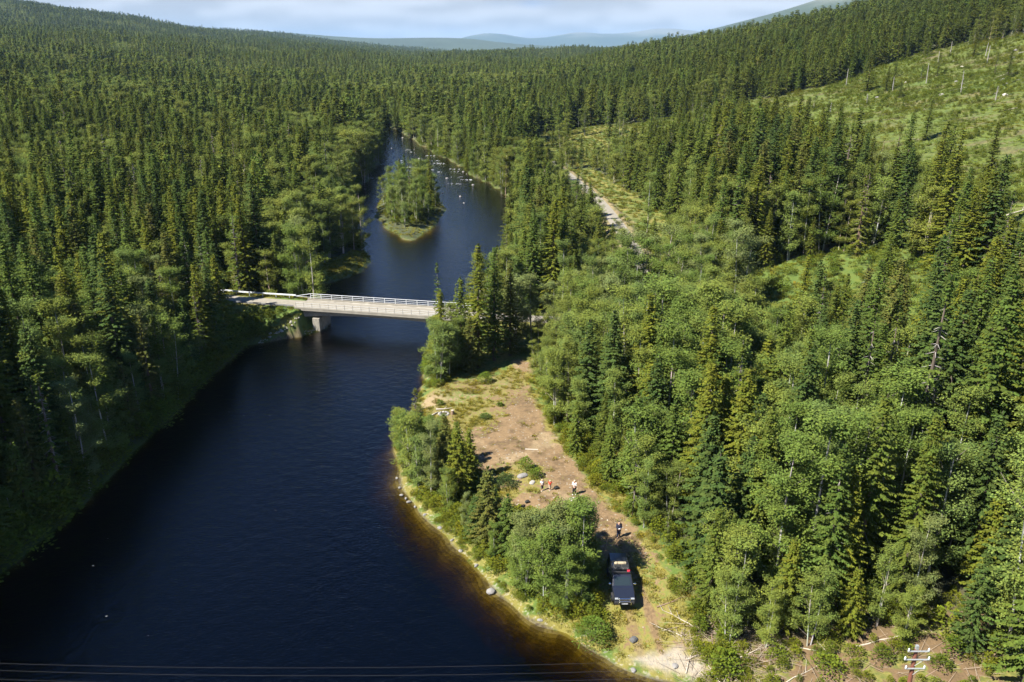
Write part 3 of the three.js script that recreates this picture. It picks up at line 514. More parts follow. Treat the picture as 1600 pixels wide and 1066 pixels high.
// ------------------------------------------------------------------ low plants: nobody could count them
const R3 = rng(77);
function bushShape(seed, n, size, rad, hgt) {
  const R = rng(seed), F = new Leaves();
  for (let i = 0; i < n; i++) {
    const ph = R() * 6.283, u = Math.pow(R(), 0.6), m = Math.sqrt(R()) * rad * Math.sqrt(Math.max(0.08, 1 - (u - 0.25) * (u - 0.25) * 1.5)), o = [Math.cos(ph) * m, u * hgt * (0.75 + 0.5 * vnoise(ph * 1.2 + seed, 3)), Math.sin(ph) * m];
    const d = norm([Math.cos(ph) + (R() - 0.5) * 1.5, 0.35 + (R() - 0.5) * 1.4, Math.sin(ph) + (R() - 0.5) * 1.5]), s = norm(cross(d, [R() - 0.5, 1, R() - 0.5])), w = size * (0.7 + 0.6 * R()), v = 0.72 + 0.5 * R();
    F.blade(o, d, s, w, w * 0.32, [v * (0.95 + 0.2 * R()), v, v * 0.9]);
  }
  return F.build();
}
function tuftShape(seed, n, hgt, rad) {
  const R = rng(seed), F = new Leaves();
  for (let i = 0; i < n; i++) { const a = R() * 6.283, m = Math.sqrt(R()) * rad, l = 0.25 + 0.5 * R(), d = norm([Math.cos(a) * l, 1, Math.sin(a) * l]), v = 0.75 + 0.5 * R(); F.blade([Math.cos(a) * m, -0.02, Math.sin(a) * m], d, [-Math.sin(a), 0, Math.cos(a)], hgt * (0.6 + 0.6 * R()), 0.035, [v * (1 + 0.2 * R()), v, v * 0.85]); }
  return F.build();
}
const bushes = [bushShape(11, 340, 0.15, 0.75, 1.1), bushShape(12, 360, 0.14, 0.9, 0.9), bushShape(13, 300, 0.16, 0.6, 1.4)];
const tufts = [tuftShape(21, 26, 0.34, 0.28), tuftShape(22, 22, 0.28, 0.35)];
const bushMat = leafMat(rgb(0.11, 0.155, 0.018), 0.3, 'leaf'), grassMat = leafMat(rgb(0.18, 0.185, 0.035), 0.3, 'grass');
function scatter(name, lab, shapes, mat, list) {
  const root = new THREE.Group(); root.name = name; root.userData = { kind: 'stuff', label: lab }; scene.add(root);
  const M4 = new THREE.Matrix4(), q = new THREE.Quaternion(), up = new THREE.Vector3(0, 1, 0), col = new THREE.Color();
  shapes.forEach((g, i) => {
    const b = list.filter((_, j) => j % shapes.length === i), im = new THREE.InstancedMesh(g, mat, b.length); im.name = name; im.userData.kind = 'stuff'; shadowed(im);
    b.forEach(([x, Z, s, v, w], j) => { M4.compose(new THREE.Vector3(x, height(x, Z) - 0.03, -Z), q.setFromAxisAngle(up, x * 37 + Z * 11), new THREE.Vector3(s * 1.1, s, s * 1.1)); im.setMatrixAt(j, M4); im.setColorAt(j, col.setRGB(v * w, v, v * (1.6 - 0.7 * w))); });
    root.add(im);
  });
}
{
  const low = [], grass = [];
  const tryBush = (x, Z, s, yellow = 1) => low.push([x, Z, s * (0.7 + 0.6 * R3()), 0.75 + 0.45 * R3(), yellow * (0.9 + 0.25 * R3())]);
  // along the water and round the point
  for (let Z = 40; Z < 420; Z += Z < 170 ? 0.8 : 1.6) for (let k = 0; k < (Z < 170 ? 15 : 11); k++) {
    const side = R3() < 0.5, d = R3() * R3() * 5 + 0.25, bx = side ? lin(Z, bankRight) : lin(Z, bankLeft), x = bx + (side ? 1 : -1) * (d + R3() * 6 - 3), w = waterDist(x, Z), c = clearDist(x, Z);
    if (meadowRaw[4](x, Z) < 0.5) { if (w > 0) grass.push([x, Z, 0.9 + 0.9 * R3(), 0.9 + 0.5 * R3(), 0.9 + 0.2 * R3()]); continue; }
    if (w < 0.05 || w > 6 || c < 0.4 || roadDist(x, Z) < 3.2) continue;
    if (x > 7 && Z < 54 && x < 15 && Math.hypot((x - 12) * 0.8, (Z - 49.6) * 1.3) < 3.6) continue;
    tryBush(x, Z, side && Z < 110 ? (w < 1.2 ? 0.42 : 0.7) : !side && Z < 125 ? 1.3 + R3() * 1.5 : 1.0 + R3() * 0.7, side && Z < 110 ? 1.12 : 1);
  }
  for (let k = 0; k < 1500; k++) { const x = -45 + R3() * 26, Z = 200 + R3() * 92; const w = isleRaw(x, Z); if (w < -0.1 && (Z < 217 || w > -2)) grass.push([x, Z, 0.9 + 0.9 * R3(), 0.95 + 0.5 * R3(), 0.9 + 0.2 * R3()]); else if (w < -0.3) tryBush(x, Z, w > -3 || Z < 218 ? 0.5 + 0.5 * R3() : 1.1, 1.1); }
  // foot of the forest along the clearing, and gaps in the near wood
  for (let k = 0; k < 2600; k++) { const x = -2 + R3() * 26, Z = 50 + R3() * 66, c = clearDist(x, Z); if (c > 0.1 && c < 3.4 && x > lin(Z, [[50, 12], [68, 9.5], [84, 3], [96, 0.5], [118, 0.8]]) && R3() < 0.55) tryBush(x, Z, c < 1 ? 0.4 : 0.85, 1.1); }
  for (let k = 0; k < 1500; k++) { const x = 12 + R3() * 75, Z = 46 + R3() * 150; if (clearDist(x, Z) > 1 && roadDist(x, Z) > 3) tryBush(x, Z, 0.7 + R3() * 0.8); }
  for (let k = 0; k < 1500; k++) { const x = -14 + R3() * 24, Z = 54 + R3() * 40, c = clearDist(x, Z), w = waterDist(x, Z); if (w > 0.1 && c > 0.6) tryBush(x, Z, w < 1 ? 0.4 : 0.55 + 0.5 * R3(), 1.15); }
  for (let k = 0; k < 120; k++) { const x = 14 + R3() * 22, Z = 43 + R3() * 10.5; tryBush(x, Z, 0.3 + 0.5 * R3(), 1.1); }
  // felled hillside and meadows
  for (let k = 0; k < 60000; k++) { const x = 55 + R3() * 230, Z = 90 + R3() * 350; if (cutRaw(x, Z) < 2 && vnoise(x / 9, Z / 9) * 0.7 + vnoise(x / 2.6, Z / 2.6) * 0.5 > 0.52) tryBush(x, Z, 0.4 + 0.8 * R3() * R3(), 1.0 + 0.25 * vnoise(x / 20, Z / 20)); }
  for (let k = 0; k < 4200; k++) { const x = 10 + R3() * 68, Z = 112 + R3() * 345; if (meadowDist(x, Z) < 0.5 && roadDist(x, Z) > 3.5) tryBush(x, Z, 0.4 + 0.4 * R3(), 1.15); }
  // embankment of the bridge road
  for (let k = 0; k < 420; k++) { const x = -62 + R3() * 27, Z = 122 + R3() * 24, r = roadDist(x, Z); if (r > 3.4 && r < 11 && waterDist(x, Z) > 0.5) tryBush(x, Z, 0.4 + 0.3 * R3(), 1.1); }
  scatter('undergrowth', 'low green bushes along the banks, forest edges and felled hillside', bushes, bushMat, low);
  for (let k = 0; k < 30000; k++) {
    const x = -16 + R3() * 50, Z = 44 + R3() * 66, w = waterDist(x, Z), c = clearDist(x, Z); if (w < 0.1 || (x > 16 && Z > 56) || c > 5.5) continue;
    if (Math.hypot((x - 12) * 0.8, (Z - 49.6) * 1.3) < 3.4 && R3() > 0.04) continue;
    const green = c > -0.2 ? 1 : Math.max(ss(8, 4, Math.hypot(x + 7.5, (Z - 95) * 0.9)), ss(9, 4, Math.hypot((x + 5) * 0.8, Z - 104.5)), ss(67, 61, Z) * 0.95, ss(5, 2, Math.hypot(x - 0.5, Z - 77)), 0.06);
    if (R3() < green * ss(0.36, 0.6, fbm(x * 0.9 + 50, Z * 0.9, 3))) grass.push([x, Z, 0.4 + 0.55 * R3(), 0.75 + 0.5 * R3(), 0.95 + 0.3 * R3()]);
  }
  for (let k = 0; k < 5000; k++) { const x = -60 + R3() * 26, Z = 120 + R3() * 70; if (waterDist(x, Z) > 0.1 && (roadDist(x, Z) < 9 || meadowDist(x, Z) < 0.5) && roadDist(x, Z) > 2.6) grass.push([x, Z, 0.8 + 0.8 * R3(), 0.75 + 0.5 * R3(), 0.85 + 0.3 * R3()]); }
  for (let k = 0; k < 20000; k++) { const x = 55 + R3() * 190, Z = 80 + R3() * 350; if (cutRaw(x, Z) < 1) grass.push([x, Z, 0.8 + 1.4 * R3(), 1.0 + 0.5 * R3(), 0.66 + 0.34 * vnoise(x / 14, Z / 14)]); }
  for (let k = 0; k < 6000; k++) { const x = 8 + R3() * 66, Z = 104 + R3() * 340; if (meadowDist(x, Z) < 0.5 && roadDist(x, Z) > 2.6) grass.push([x, Z, 1 + 1.4 * R3(), 0.6 + 0.45 * R3(), 0.8 + 0.35 * R3()]); }
  scatter('grass', 'tufts of yellow green grass on the clearing and banks', tufts, grassMat, grass);
}

// ------------------------------------------------------------------ stones
function stoneShape(seed, sx, sy, sz) {
  const g = new THREE.IcosahedronGeometry(0.5, 2), p = g.attributes.position;
  for (let i = 0; i < p.count; i++) { const x = p.getX(i), y = p.getY(i), z = p.getZ(i), k = 0.72 + 0.5 * fbm(x * 3 + seed * 9, y * 3 + z * 3.7, 2); p.setXYZ(i, x * k * sx, (y < -0.25 ? -0.25 : y) * k * sy, z * k * sz); }
  g.computeVertexNormals(); return g;
}
const stoneMats = [[0.34, 0.32, 0.29], [0.22, 0.21, 0.2], [0.42, 0.39, 0.34], [0.1, 0.1, 0.1]].map((c) => std(rgb(...c), 0.95, { bumpMap: noiseTex, bumpScale: 0.02 }));
const onGround = (x, Z) => height(x, Z);
solo('boulder', stoneShape(1, 0.75, 0.55, 0.6), stoneMats[3], 'dark grey boulder in the grass in front of the parked car', 'rock', 10, onGround(10, 53) + 0.1, -53, 0.4);
solo('boulder', stoneShape(2, 1.0, 0.5, 0.6), stoneMats[2], 'pale boulder on bare ground at the feet of the woman in black trousers', 'rock', 6.35, onGround(6.35, 72) + 0.1, -72, 0.2);
solo('boulder', stoneShape(3, 1.3, 0.5, 0.8), stoneMats[1], 'broad grey boulder among the bushes beside the two children', 'rock', 1.2, onGround(1.2, 77.4) + 0.08, -77.4, 0.5);
solo('boulder', stoneShape(4, 0.9, 0.28, 0.6), stoneMats[0], 'flat pale boulder beside the child in the white top', 'rock', 2.2, onGround(2.2, 76) + 0.05, -76, 1.1);
solo('boulder', stoneShape(5, 0.9, 0.6, 0.7), stoneMats[1], 'mossy grey boulder standing in the shallow water below the copse', 'rock', -1.9, 0.08, -59.9, 0.3);
{
  const spots = [[-12.2, 76.6], [-11.6, 75.9], [-11.2, 75.2], [-10.4, 74.2], [-9.2, 72.6], [-7.4, 70.2], [-6.0, 68.0], [-5, 66.2], [-3.4, 63.8], [-12.6, 78.2], [-13.2, 80.3], [2.4, 56], [9.6, 50.2], [13.6, 48.6], [12.9, 50.4]];
  spots.forEach(([x, Z], i) => solo('shore_rock', stoneShape(10 + i, 0.3 + 0.3 * hash(i, 3), 0.26, 0.25 + 0.25 * hash(i, 5)), stoneMats[1], 'small grey rock at the waterline of the point', 'rock', x, Math.max(onGround(x, Z), 0) + 0.05, -Z, i * 1.7, 'rocks along the waterline'));
}
{ // pebbles strewn over the bare ground; stone facing at the bridge foot; foam on the rapids
  const list = [], peb = [stoneShape(41, 1, 0.6, 0.8), stoneShape(42, 0.9, 0.5, 1.1)];
  for (let k = 0; k < 5200; k++) { const x = -13 + R3() * 27, Z = 46 + R3() * 66, c = clearDist(x, Z); if (c < -0.2 && (Z > 64 || Math.hypot(x - 12, Z - 49.6) < 3.6)) list.push([x, Z, 0.05 + 0.16 * R3() * R3() * R3(), 0.8 + 0.5 * R3(), 1]); }
  scatter('pebbles', 'pale pebbles strewn over the bare ground of the clearing', peb, stoneMats[2], list);
  const rip = [];
  for (let k = 0; k < 900; k++) { const x = -47 + R3() * 16, Z = 123 + R3() * 14, w = waterDist(x, Z); if (w > -0.2 && w < 0.9 && x > -42.5) rip.push([x, Z, 0.2 + 0.36 * R3(), 0.7 + 0.5 * R3(), 1]); }
  scatter('riprap', 'pale blocky stones facing the foot of the road embankment', [stoneShape(51, 1, 0.8, 0.9), stoneShape(52, 1.1, 0.7, 0.8)], stoneMats[0], rip);
  const rap = [];
  for (let k = 0; k < 420; k++) { const Z = 232 + R3() * 250, l = lin(Z, bankLeft), r = lin(Z, bankRight), x = lerp(l + 3, r - 1, R3()); if (waterDist(x, Z) < -0.6 && waterDist(x, Z) > -12 && R3() < 0.1) rap.push([x, Z]); }
  const im = new THREE.InstancedMesh(stoneShape(55, 1.1, 0.8, 0.9), stoneMats[1], rap.length); im.name = 'rapids_stones'; im.userData = { kind: 'stuff', label: 'dark stones breaking the surface of the rapids' }; shadowed(im);
  const M4 = new THREE.Matrix4(), e = new THREE.Euler(), q = new THREE.Quaternion();
  rap.forEach(([x, Z], i) => { const s = 0.5 + 0.9 * R3(); im.setMatrixAt(i, M4.compose(new THREE.Vector3(x, waterLevel(Z) - 0.1, -Z), q.setFromEuler(e.set(0, R3() * 6, 0)), new THREE.Vector3(s, s, s))); }); scene.add(im);
  const flake = (() => { const g = new THREE.SphereGeometry(0.5, 10, 4, 0, 6.2832, 0, 1.5708), p = g.attributes.position; for (let i = 0; i < p.count; i++) { const a = Math.atan2(p.getZ(i), p.getX(i)), k = 0.6 + 0.7 * vnoise(a * 2 + 9, 4); p.setXYZ(i, p.getX(i) * k, p.getY(i), p.getZ(i) * k); } g.computeVertexNormals(); return g; })();
  const flecks = [];
  for (let c = 0; c < 26; c++) { const Z = 284 + R3() * 120, l = lin(Z, bankLeft), r = lin(Z, bankRight), x0 = lerp(l + 4, r - 1.5, R3()); for (let k = 0; k < 3 + R3() * 8; k++) { const x = x0 + (R3() - 0.5) * 5, Zk = Z + (R3() - 0.5) * 1.6; if (waterDist(x, Zk) < -0.4) flecks.push([x, Zk, 0.08 + 0.26 * R3(), 0.04 + 0.05 * R3()]); } }
  for (let c = 0; c < 14; c++) { const Z = 52 + R3() * 60, x = lerp(-44, -12, R3()); if (waterDist(x, Z) < -6) flecks.push([x, Z, 0.03 + 0.04 * R3(), 0.02]); }
  const fm = new THREE.InstancedMesh(flake, std(rgb(0.8, 0.82, 0.84), 0.9), flecks.length); fm.name = 'river_foam'; fm.userData = { kind: 'stuff', label: 'white foam on the rapids and flecks on the dark water' }; shadowed(fm);
  flecks.forEach(([x, Z, s, h], i) => fm.setMatrixAt(i, M4.compose(new THREE.Vector3(x, waterLevel(Z) + 0.01, -Z), q.setFromEuler(e.set(0, (R3() - 0.5) * 0.8, 0)), new THREE.Vector3(s * 3.4, h * 0.6, s * 0.45)))); scene.add(fm);
}

// ------------------------------------------------------------------ single shrubs
function shrub(lab, x, Z, rad, hgt, seed, c = [0.115, 0.175, 0.022]) {
  const g = thing('shrub', lab, 'shrub', x, onGround(x, Z) - 0.03, -Z);
  part('foliage', bushShape(seed, Math.round(800 * rad), 0.14, rad, hgt), leafMat(rgb(...c), 0.3, 'leaf'), g);
  const st = []; for (let i = 0; i < 5; i++) st.push(bar([0, 0, 0], [Math.cos(i * 1.3) * rad * 0.5, hgt * 0.6, Math.sin(i * 1.3) * rad * 0.5], 0.02, 0.008, 4)); part('stems', join(st), std(rgb(0.1, 0.08, 0.06)), g);
}
shrub('bright green rounded shrub standing alone on the grass near the bridge trees', -3.9, 104.4, 1.15, 1.5, 301);
shrub('small low green shrub on bare ground in the middle of the clearing', -3.5, 92.7, 0.85, 0.5, 302, [0.09, 0.14, 0.03]);
shrub('large lush green shrub between the parked car and the gravel beach', 6.6, 53.4, 1.7, 1.7, 303, [0.10, 0.165, 0.025]);
shrub('leafy green shrub behind the broad boulder near the children', 1.6, 78.6, 1.0, 1.4, 304);
shrub('dark green shrub in front of the broad boulder near the children', -0.6, 75.6, 1.2, 1.3, 305, [0.07, 0.11, 0.03]);
shrub('young shrub at the bare track end of the boulder bushes', 2.6, 77.2, 0.8, 0.9, 306);
shrub('pale grey green shrub on the gravel beach under the wires', 13.8, 47.6, 0.6, 0.5, 307, [0.2, 0.21, 0.12]);
shrub('small bright shrub beside the log by the fire ring', -9.6, 97.4, 0.5, 0.6, 308);
shrub('tiny tuft shrub on the track above the stump', -1.6, 96.4, 0.45, 0.4, 309);

// ------------------------------------------------------------------ dead wood
const paleWood = std(rgb(0.42, 0.37, 0.3), 0.9), greyWood = std(rgb(0.3, 0.28, 0.26), 0.95), brownWood = std(rgb(0.22, 0.15, 0.1), 0.95);
function stick(L, r, seed, forks = 2) {
  const R = rng(seed), l = []; let p = [0, r, 0], d = [1, 0, 0];
  for (let i = 0; i < 4; i++) { d = norm([1, (R() - 0.5) * 0.16, (R() - 0.5) * 0.3]); const e = [p[0] + d[0] * L / 4, Math.max(r * 0.5, p[1] + d[1] * L / 4), p[2] + d[2] * L / 4]; l.push(bar(p, e, r * (1 - i * 0.2), r * (0.8 - i * 0.2), 6)); p = e; if (i && forks-- > 0) l.push(bar(p, [p[0] + L * 0.2, p[1] + L * 0.1 * R(), p[2] + (R() - 0.5) * L * 0.4], r * 0.45, r * 0.12, 4)); }
  return join(l).translate(-L / 2, 0, 0);
}
function slope(o, x, Z, turn, L) { const dx = Math.cos(turn) * L / 2, dz = -Math.sin(turn) * L / 2, a = height(x - dx, Z + dz), b = height(x + dx, Z - dz); o.position.y = (a + b) / 2 - 0.02; o.rotation.set(0, turn, Math.atan2(b - a, L), 'YXZ'); }
[[129, 424], [122, 317], [152, 380], [153, 335], [166, 335], [190, 376], [203, 392], [205, 366], [195, 346], [159, 295], [137, 320], [155, 266]].forEach(([x, Z], i) => {
  const R = rng(900 + i), h = 4 + 4 * R(), full = i > 8, list = [bar([0, -0.5, 0], [0.15 * R(), h * 0.55, 0.1], 0.17, 0.13, 7), bar([0.1 * R(), h * 0.54, 0.1], [0.3 * R(), h, 0.2], 0.13, full ? 0.03 : 0.08, 7)];
  const g = thing('dead_tree', full ? 'grey dead spruce with bare twigs on the felled hillside' : 'pale broken tree trunk standing on the felled hillside', 'dead tree', x, height(x, Z), -Z, i, 'dead trunks on the felled hillside');
  part('trunk', join(list), greyWood, g);
  const tw = []; for (let k = 0; k < (full ? 26 : 4); k++) { const y = h * (0.35 + 0.6 * R()), a = R() * 6.28, l = (full ? 1.3 : 0.6) * (1.1 - y / h) + 0.2; tw.push(bar([0.15, y, 0.1], [0.15 + Math.cos(a) * l, y - 0.15, 0.1 + Math.sin(a) * l], 0.03, 0.01, 4)); } part('twigs', join(tw), greyWood, g);
});
[[173, 289, 9, 0.4], [161, 301, 6, 2.9], [127, 303, 5, 0.1], [228, 405, 7, 0.5], [180, 308, 7, 0.3], [119, 239, 4, 2.2], [200, 350, 6, 0.9], [97, 152, 5, 0.2], [185, 330, 5, 1.6], [212, 350, 6, 0.2], [150, 250, 5, 2.6], [140, 280, 4, 0.8]].forEach(([x, Z, L, t], i) => { const o = solo('fallen_log', stick(L, 0.16, 60 + i), i % 3 ? paleWood : greyWood, 'pale felled log lying on the grassy felled hillside', 'log', x, 0, -Z, t, 'logs on the felled hillside'); slope(o, x, Z, t, L); });
[[155, 300], [170, 320], [188, 352], [176, 300], [205, 345], [160, 270], [195, 372], [145, 330], [180, 275], [165, 350], [214, 360], [150, 285]].forEach(([x, Z], i) => solo('boulder', stoneShape(120 + i, 1.6 + hash(i, 1), 1.2, 1.4), stoneMats[i % 3], 'weathered grey rock among low plants on the felled hillside', 'rock', x, height(x, Z), -Z, i, 'rocks on the felled hillside'));
// brush under the power line: the big pieces singly, the rest as slash
[[17.9, 52, 4, 0.8], [15.3, 51.3, 3, 0.3], [19.4, 49, 3.5, 2.2], [14.2, 50.8, 2.6, 1.1], [21.3, 47.6, 4, 0.4], [26, 47.4, 5, 0.5], [14, 54.6, 3.2, 2.5], [24.3, 49, 3, 1.9], [31.3, 46.6, 4.4, 0.5], [12.9, 53.6, 2.4, 2.6], [16, 47.8, 3, 0.2], [16.4, 52.6, 3.6, 1.4], [18.4, 50.6, 3.8, 0.2], [15.6, 49.2, 3, 1.9], [20.4, 51.6, 4, 1.2], [22.6, 50, 3.4, 2.8], [28.4, 49.6, 4, 0.1], [13.6, 56.4, 2.6, 0.3]].forEach(([x, Z, L, t], i) => { const o = solo('fallen_branch', stick(L, 0.055 + 0.03 * hash(i, 8), 200 + i, 3), i % 3 === 2 ? brownWood : paleWood, 'pale bare branch lying in the brush under the power line', 'branch', x, 0, -Z, t, 'branches lying under the power line'); slope(o, x, Z, t, L); });
{
  const l = [];
  for (let k = 0; k < 620; k++) { const near = R3() < 0.5, x = near ? 13.5 + R3() * 8 : 13 + R3() * 23, Z = near ? 48 + R3() * 6 : 43 + R3() * 10, L = 0.6 + 2 * R3(), t = R3() * 6.28, y = height(x, Z), g = bar([0, 0, 0], [Math.cos(t) * L, (R3() - 0.15) * 0.5, Math.sin(t) * L], 0.022, 0.008, 3); l.push(g.translate(x, y + 0.03 + R3() * 0.2, -Z)); }
  const m = setting('brush', join(l), std(rgb(0.33, 0.26, 0.19)), 'stuff'); m.userData.label = 'tangle of pale dead twigs under the power line';
}

// ------------------------------------------------------------------ fire ring, logs, stump, bundles
{
  const y = (x, Z) => onGround(x, Z);
  const a = solo('log', stick(2.3, 0.19, 401, 0), paleWood, 'thick bleached log lying beside the stone fire ring', 'log', -10.3, 0, -94.1, 1.15); slope(a, -10.3, 94.1, 1.15, 2);
  const b = solo('log', stick(2.1, 0.13, 402, 1), paleWood, 'thinner pale log lying behind the stone fire ring', 'log', -9.0, 0, -95.9, 0.2); slope(b, -9.0, 95.9, 0.2, 2);
  const ring = thing('fire_ring', 'ring of small stones round ashes on the clearing', 'fire pit', -8.9, y(-8.9, 94.2), -94.2);
  for (let i = 0; i < 11; i++) { const t = i * 0.571; part('stone', stoneShape(420 + i, 0.34, 0.3, 0.3).translate(Math.cos(t) * 0.62, 0.08, Math.sin(t) * 0.62), stoneMats[i % 3], ring); }
  part('ash', new THREE.CylinderGeometry(0.5, 0.55, 0.05, 18).translate(0, 0.02, 0), std(rgb(0.05, 0.048, 0.045)), ring);
  const st = thing('stump', 'sawn tree stump standing right of the fire ring', 'stump', -7.75, y(-7.75, 94.1), -94.1);
  part('bark', new THREE.CylinderGeometry(0.2, 0.27, 0.62, 12).translate(0, 0.26, 0), brownWood, st); part('cut_face', new THREE.CylinderGeometry(0.19, 0.19, 0.02, 12).translate(0, 0.582, 0), paleWood, st);
  const mk = (lab, x, Z, s) => { const g = thing('bag', lab, 'bag', x, y(x, Z), -Z, 0.4); part('body', rbox(0.55 * s, 0.3 * s, 0.36 * s, 0.11 * s, 0, 0.14 * s, 0), std(rgb(0.02, 0.022, 0.02), 0.8), g); part('strap', new THREE.TorusGeometry(0.13 * s, 0.018, 6, 12, Math.PI).translate(0, 0.28 * s, 0), std(rgb(0.03, 0.03, 0.03)), g); };
  mk('black bag on the ground beside the child in red', 4.75, 74.5, 1); mk('small black bag alone on bare ground near the copse', 1.6, 72.2, 0.9);
  const pl = solo('plank', box(1.5, 0.05, 0.2), paleWood, 'short pale plank lying on the track in the clearing', 'plank', 2.3, y(2.3, 83.6) + 0.02, -83.6, -0.1); pl.rotation.y = -0.1;
}

// ------------------------------------------------------------------ bridge
const stain = (() => { const N = 256, d = new Uint8Array(N * N * 4); for (let y = 0; y < N; y++) for (let x = 0; x < N; x++) { const v = 0.22 + 0.16 * (fbm(x / 5, y / 60, 3) - 0.5) + 0.14 * (fbm(x / 30 + 9, y / 30, 3) - 0.5), o = (y * N + x) * 4; d[o] = toS(v * 1.12); d[o + 1] = toS(v * 1.03); d[o + 2] = toS(v * 0.86); d[o + 3] = 255; } const t = new THREE.DataTexture(d, N, N); t.colorSpace = THREE.SRGBColorSpace; t.wrapS = t.wrapT = THREE.RepeatWrapping; t.magFilter = THREE.LinearFilter; t.needsUpdate = true; return t; })();
const concrete = std(rgb(1.1, 1.1, 1.1), 0.9, { map: stain, bumpMap: noiseTex, bumpScale: 0.01 }), galvanised = std(rgb(0.5, 0.52, 0.54), 0.5, { metalness: 0.2 }), darkSteel = std(rgb(0.16, 0.16, 0.16), 0.6);
{
  const L = 30.5, g = thing('bridge', 'narrow concrete road bridge with white steel railings over the river', 'bridge', -37.3, 4.0, -134.7, -Math.atan2(4.8, 23));
  part('deck', rbox(L, 0.32, 5.5, 0.03, L / 2, -0.17, 0), concrete, g);
  for (const z of [-2.62, 2.62]) part('kerb', rbox(L, 0.26, 0.3, 0.03, L / 2, 0.12, z), concrete, g);
  const sh = new THREE.Shape(); sh.moveTo(0.6, -0.34); sh.lineTo(L - 0.6, -0.34); sh.lineTo(L - 0.6, -1.75); for (let i = 1; i <= 16; i++) { const t = 1 - i / 16, k = Math.abs(t * 2 - 1); sh.lineTo(0.6 + t * (L - 1.2), -0.95 - 0.8 * k * k); } sh.closePath();
  for (const z of [-1.9, 1.5]) part('girder', new THREE.ExtrudeGeometry(sh, { depth: 0.42, bevelEnabled: true, bevelSize: 0.02, bevelThickness: 0.02, bevelSegments: 1 }).translate(0, 0, z), concrete, g);
  for (const x of [3.6, L - 2.6]) part('pier', rbox(1.3, 4.2, 4.6, 0.04, x, -3.86, 0), concrete, g);
  const far = part('railing', join([1.12, 0.78, 0.45].map((y) => bar([0.6, y, -2.6], [L, y, -2.6], y > 1 ? 0.05 : 0.035, y > 1 ? 0.05 : 0.035, 6)).concat([bar([-2.2, 0.55, -2.6], [0.6, 1.12, -2.6], 0.05, 0.05, 6), bar([-2.2, 0.5, -2.6], [0.6, 0.45, -2.6], 0.035, 0.035, 6)])), galvanised, g);
  far.userData.label = 'white steel railing with three rails';
  for (let x = 0.6; x <= L; x += 2) part('post', box(0.1, 1.1, 0.08, x, 0.6, -2.6), galvanised, far);
  const near = part('railing', join([1.05, 0.7, 0.42].map((y) => bar([0.2, y, 2.66], [L, y, 2.66], 0.022, 0.022, 5))), galvanised, g);
  near.userData.label = 'thin wire railing on slender dark posts';
  for (let x = 0.3; x <= L; x += 1.5) part('post', box(0.05, 1.1, 0.05, x, 0.54, 2.66), darkSteel, near);
}
function guardrail(lab, pts, rail, post, h) {
  const g = thing('guardrail', lab, 'guardrail', pts[0][0], 4.0, -pts[0][1]), l = [];
  for (let i = 1; i < pts.length; i++) { const a = pts[i - 1], b = pts[i], o = pts[0]; for (const y of [h, h - 0.16]) l.push(bar([a[0] - o[0], y, o[1] - a[1]], [b[0] - o[0], y, o[1] - b[1]], 0.07, 0.07, 5)); }
  part('rail', join(l), rail, g);
  for (let i = 1; i < pts.length; i++) { const a = pts[i - 1], b = pts[i], o = pts[0], n = Math.round(Math.hypot(b[0] - a[0], b[1] - a[1]) / 3); for (let k = 0; k < n; k++) { const t = (k + 0.5) / n, x = lerp(a[0], b[0], t), Z = lerp(a[1], b[1], t); part('post', box(0.1, h + 0.5, 0.1, x - o[0], h / 2 - 0.25, o[1] - Z), post, g); } }
}
guardrail('white guardrail along the far side of the bridge approach', [[-39, 137.8], [-49.3, 139.9], [-60, 143.3], [-69.5, 145.8]], galvanised, galvanised, 0.72);
guardrail('low dark guardrail on the river side of the bridge approach', [[-38, 132.1], [-48.9, 134.5], [-59, 137.6]], darkSteel, darkSteel, 0.55);

// ------------------------------------------------------------------ power line
function powerPole(x, Z, top, lab) {
  const y = height(x, Z), g = thing('utility_pole', lab, 'utility pole', x, y, -Z), h = top - y, wood = std(rgb(0.17, 0.06, 0.035), 0.85), metal = std(rgb(0.36, 0.38, 0.38), 0.5, { metalness: 0.3 }), china = std(rgb(0.6, 0.63, 0.62), 0.25);
  part('pole', bar([0, -0.5, 0], [0, h, 0], 0.17, 0.12, 10), wood, g);
  [[0, 0.66], [-0.62, 0.78], [-1.3, 0.62]].forEach(([dy, half], k) => {
    const arm = part('crossarm', rbox(half * 2, 0.07, 0.09, 0.02, 0.06, h + dy - 0.05, 0.16), metal, g);
    for (const s of [-1, 1]) part('insulator', new THREE.LatheGeometry([[0, 0], [0.05, 0], [0.07, 0.05], [0.04, 0.08], [0.065, 0.13], [0.03, 0.2], [0, 0.22]].map((p) => new THREE.Vector2(...p)), 10).translate(0.06 + s * (half - 0.06), h + dy - 0.02, 0.16), china, arm);
    if (k) part('brace', bar([0.06 + half * 0.6, h + dy - 0.05, 0.16], [0.02, h + dy - 0.55, 0.12], 0.02, 0.02, 5), metal, arm);
  });
  part('cap', box(0.16, 0.3, 0.16, 0, h + 0.13, 0.02), metal, g);
}
powerPole(24.5, 38.9, 12, 'red brown wooden power pole with three pale crossarms beside the brush');
powerPole(-78, 42, 12, 'wooden power pole on the far bank of the river');
powerPole(92, 34, 30, 'wooden power pole up the slope beyond the brush strip');
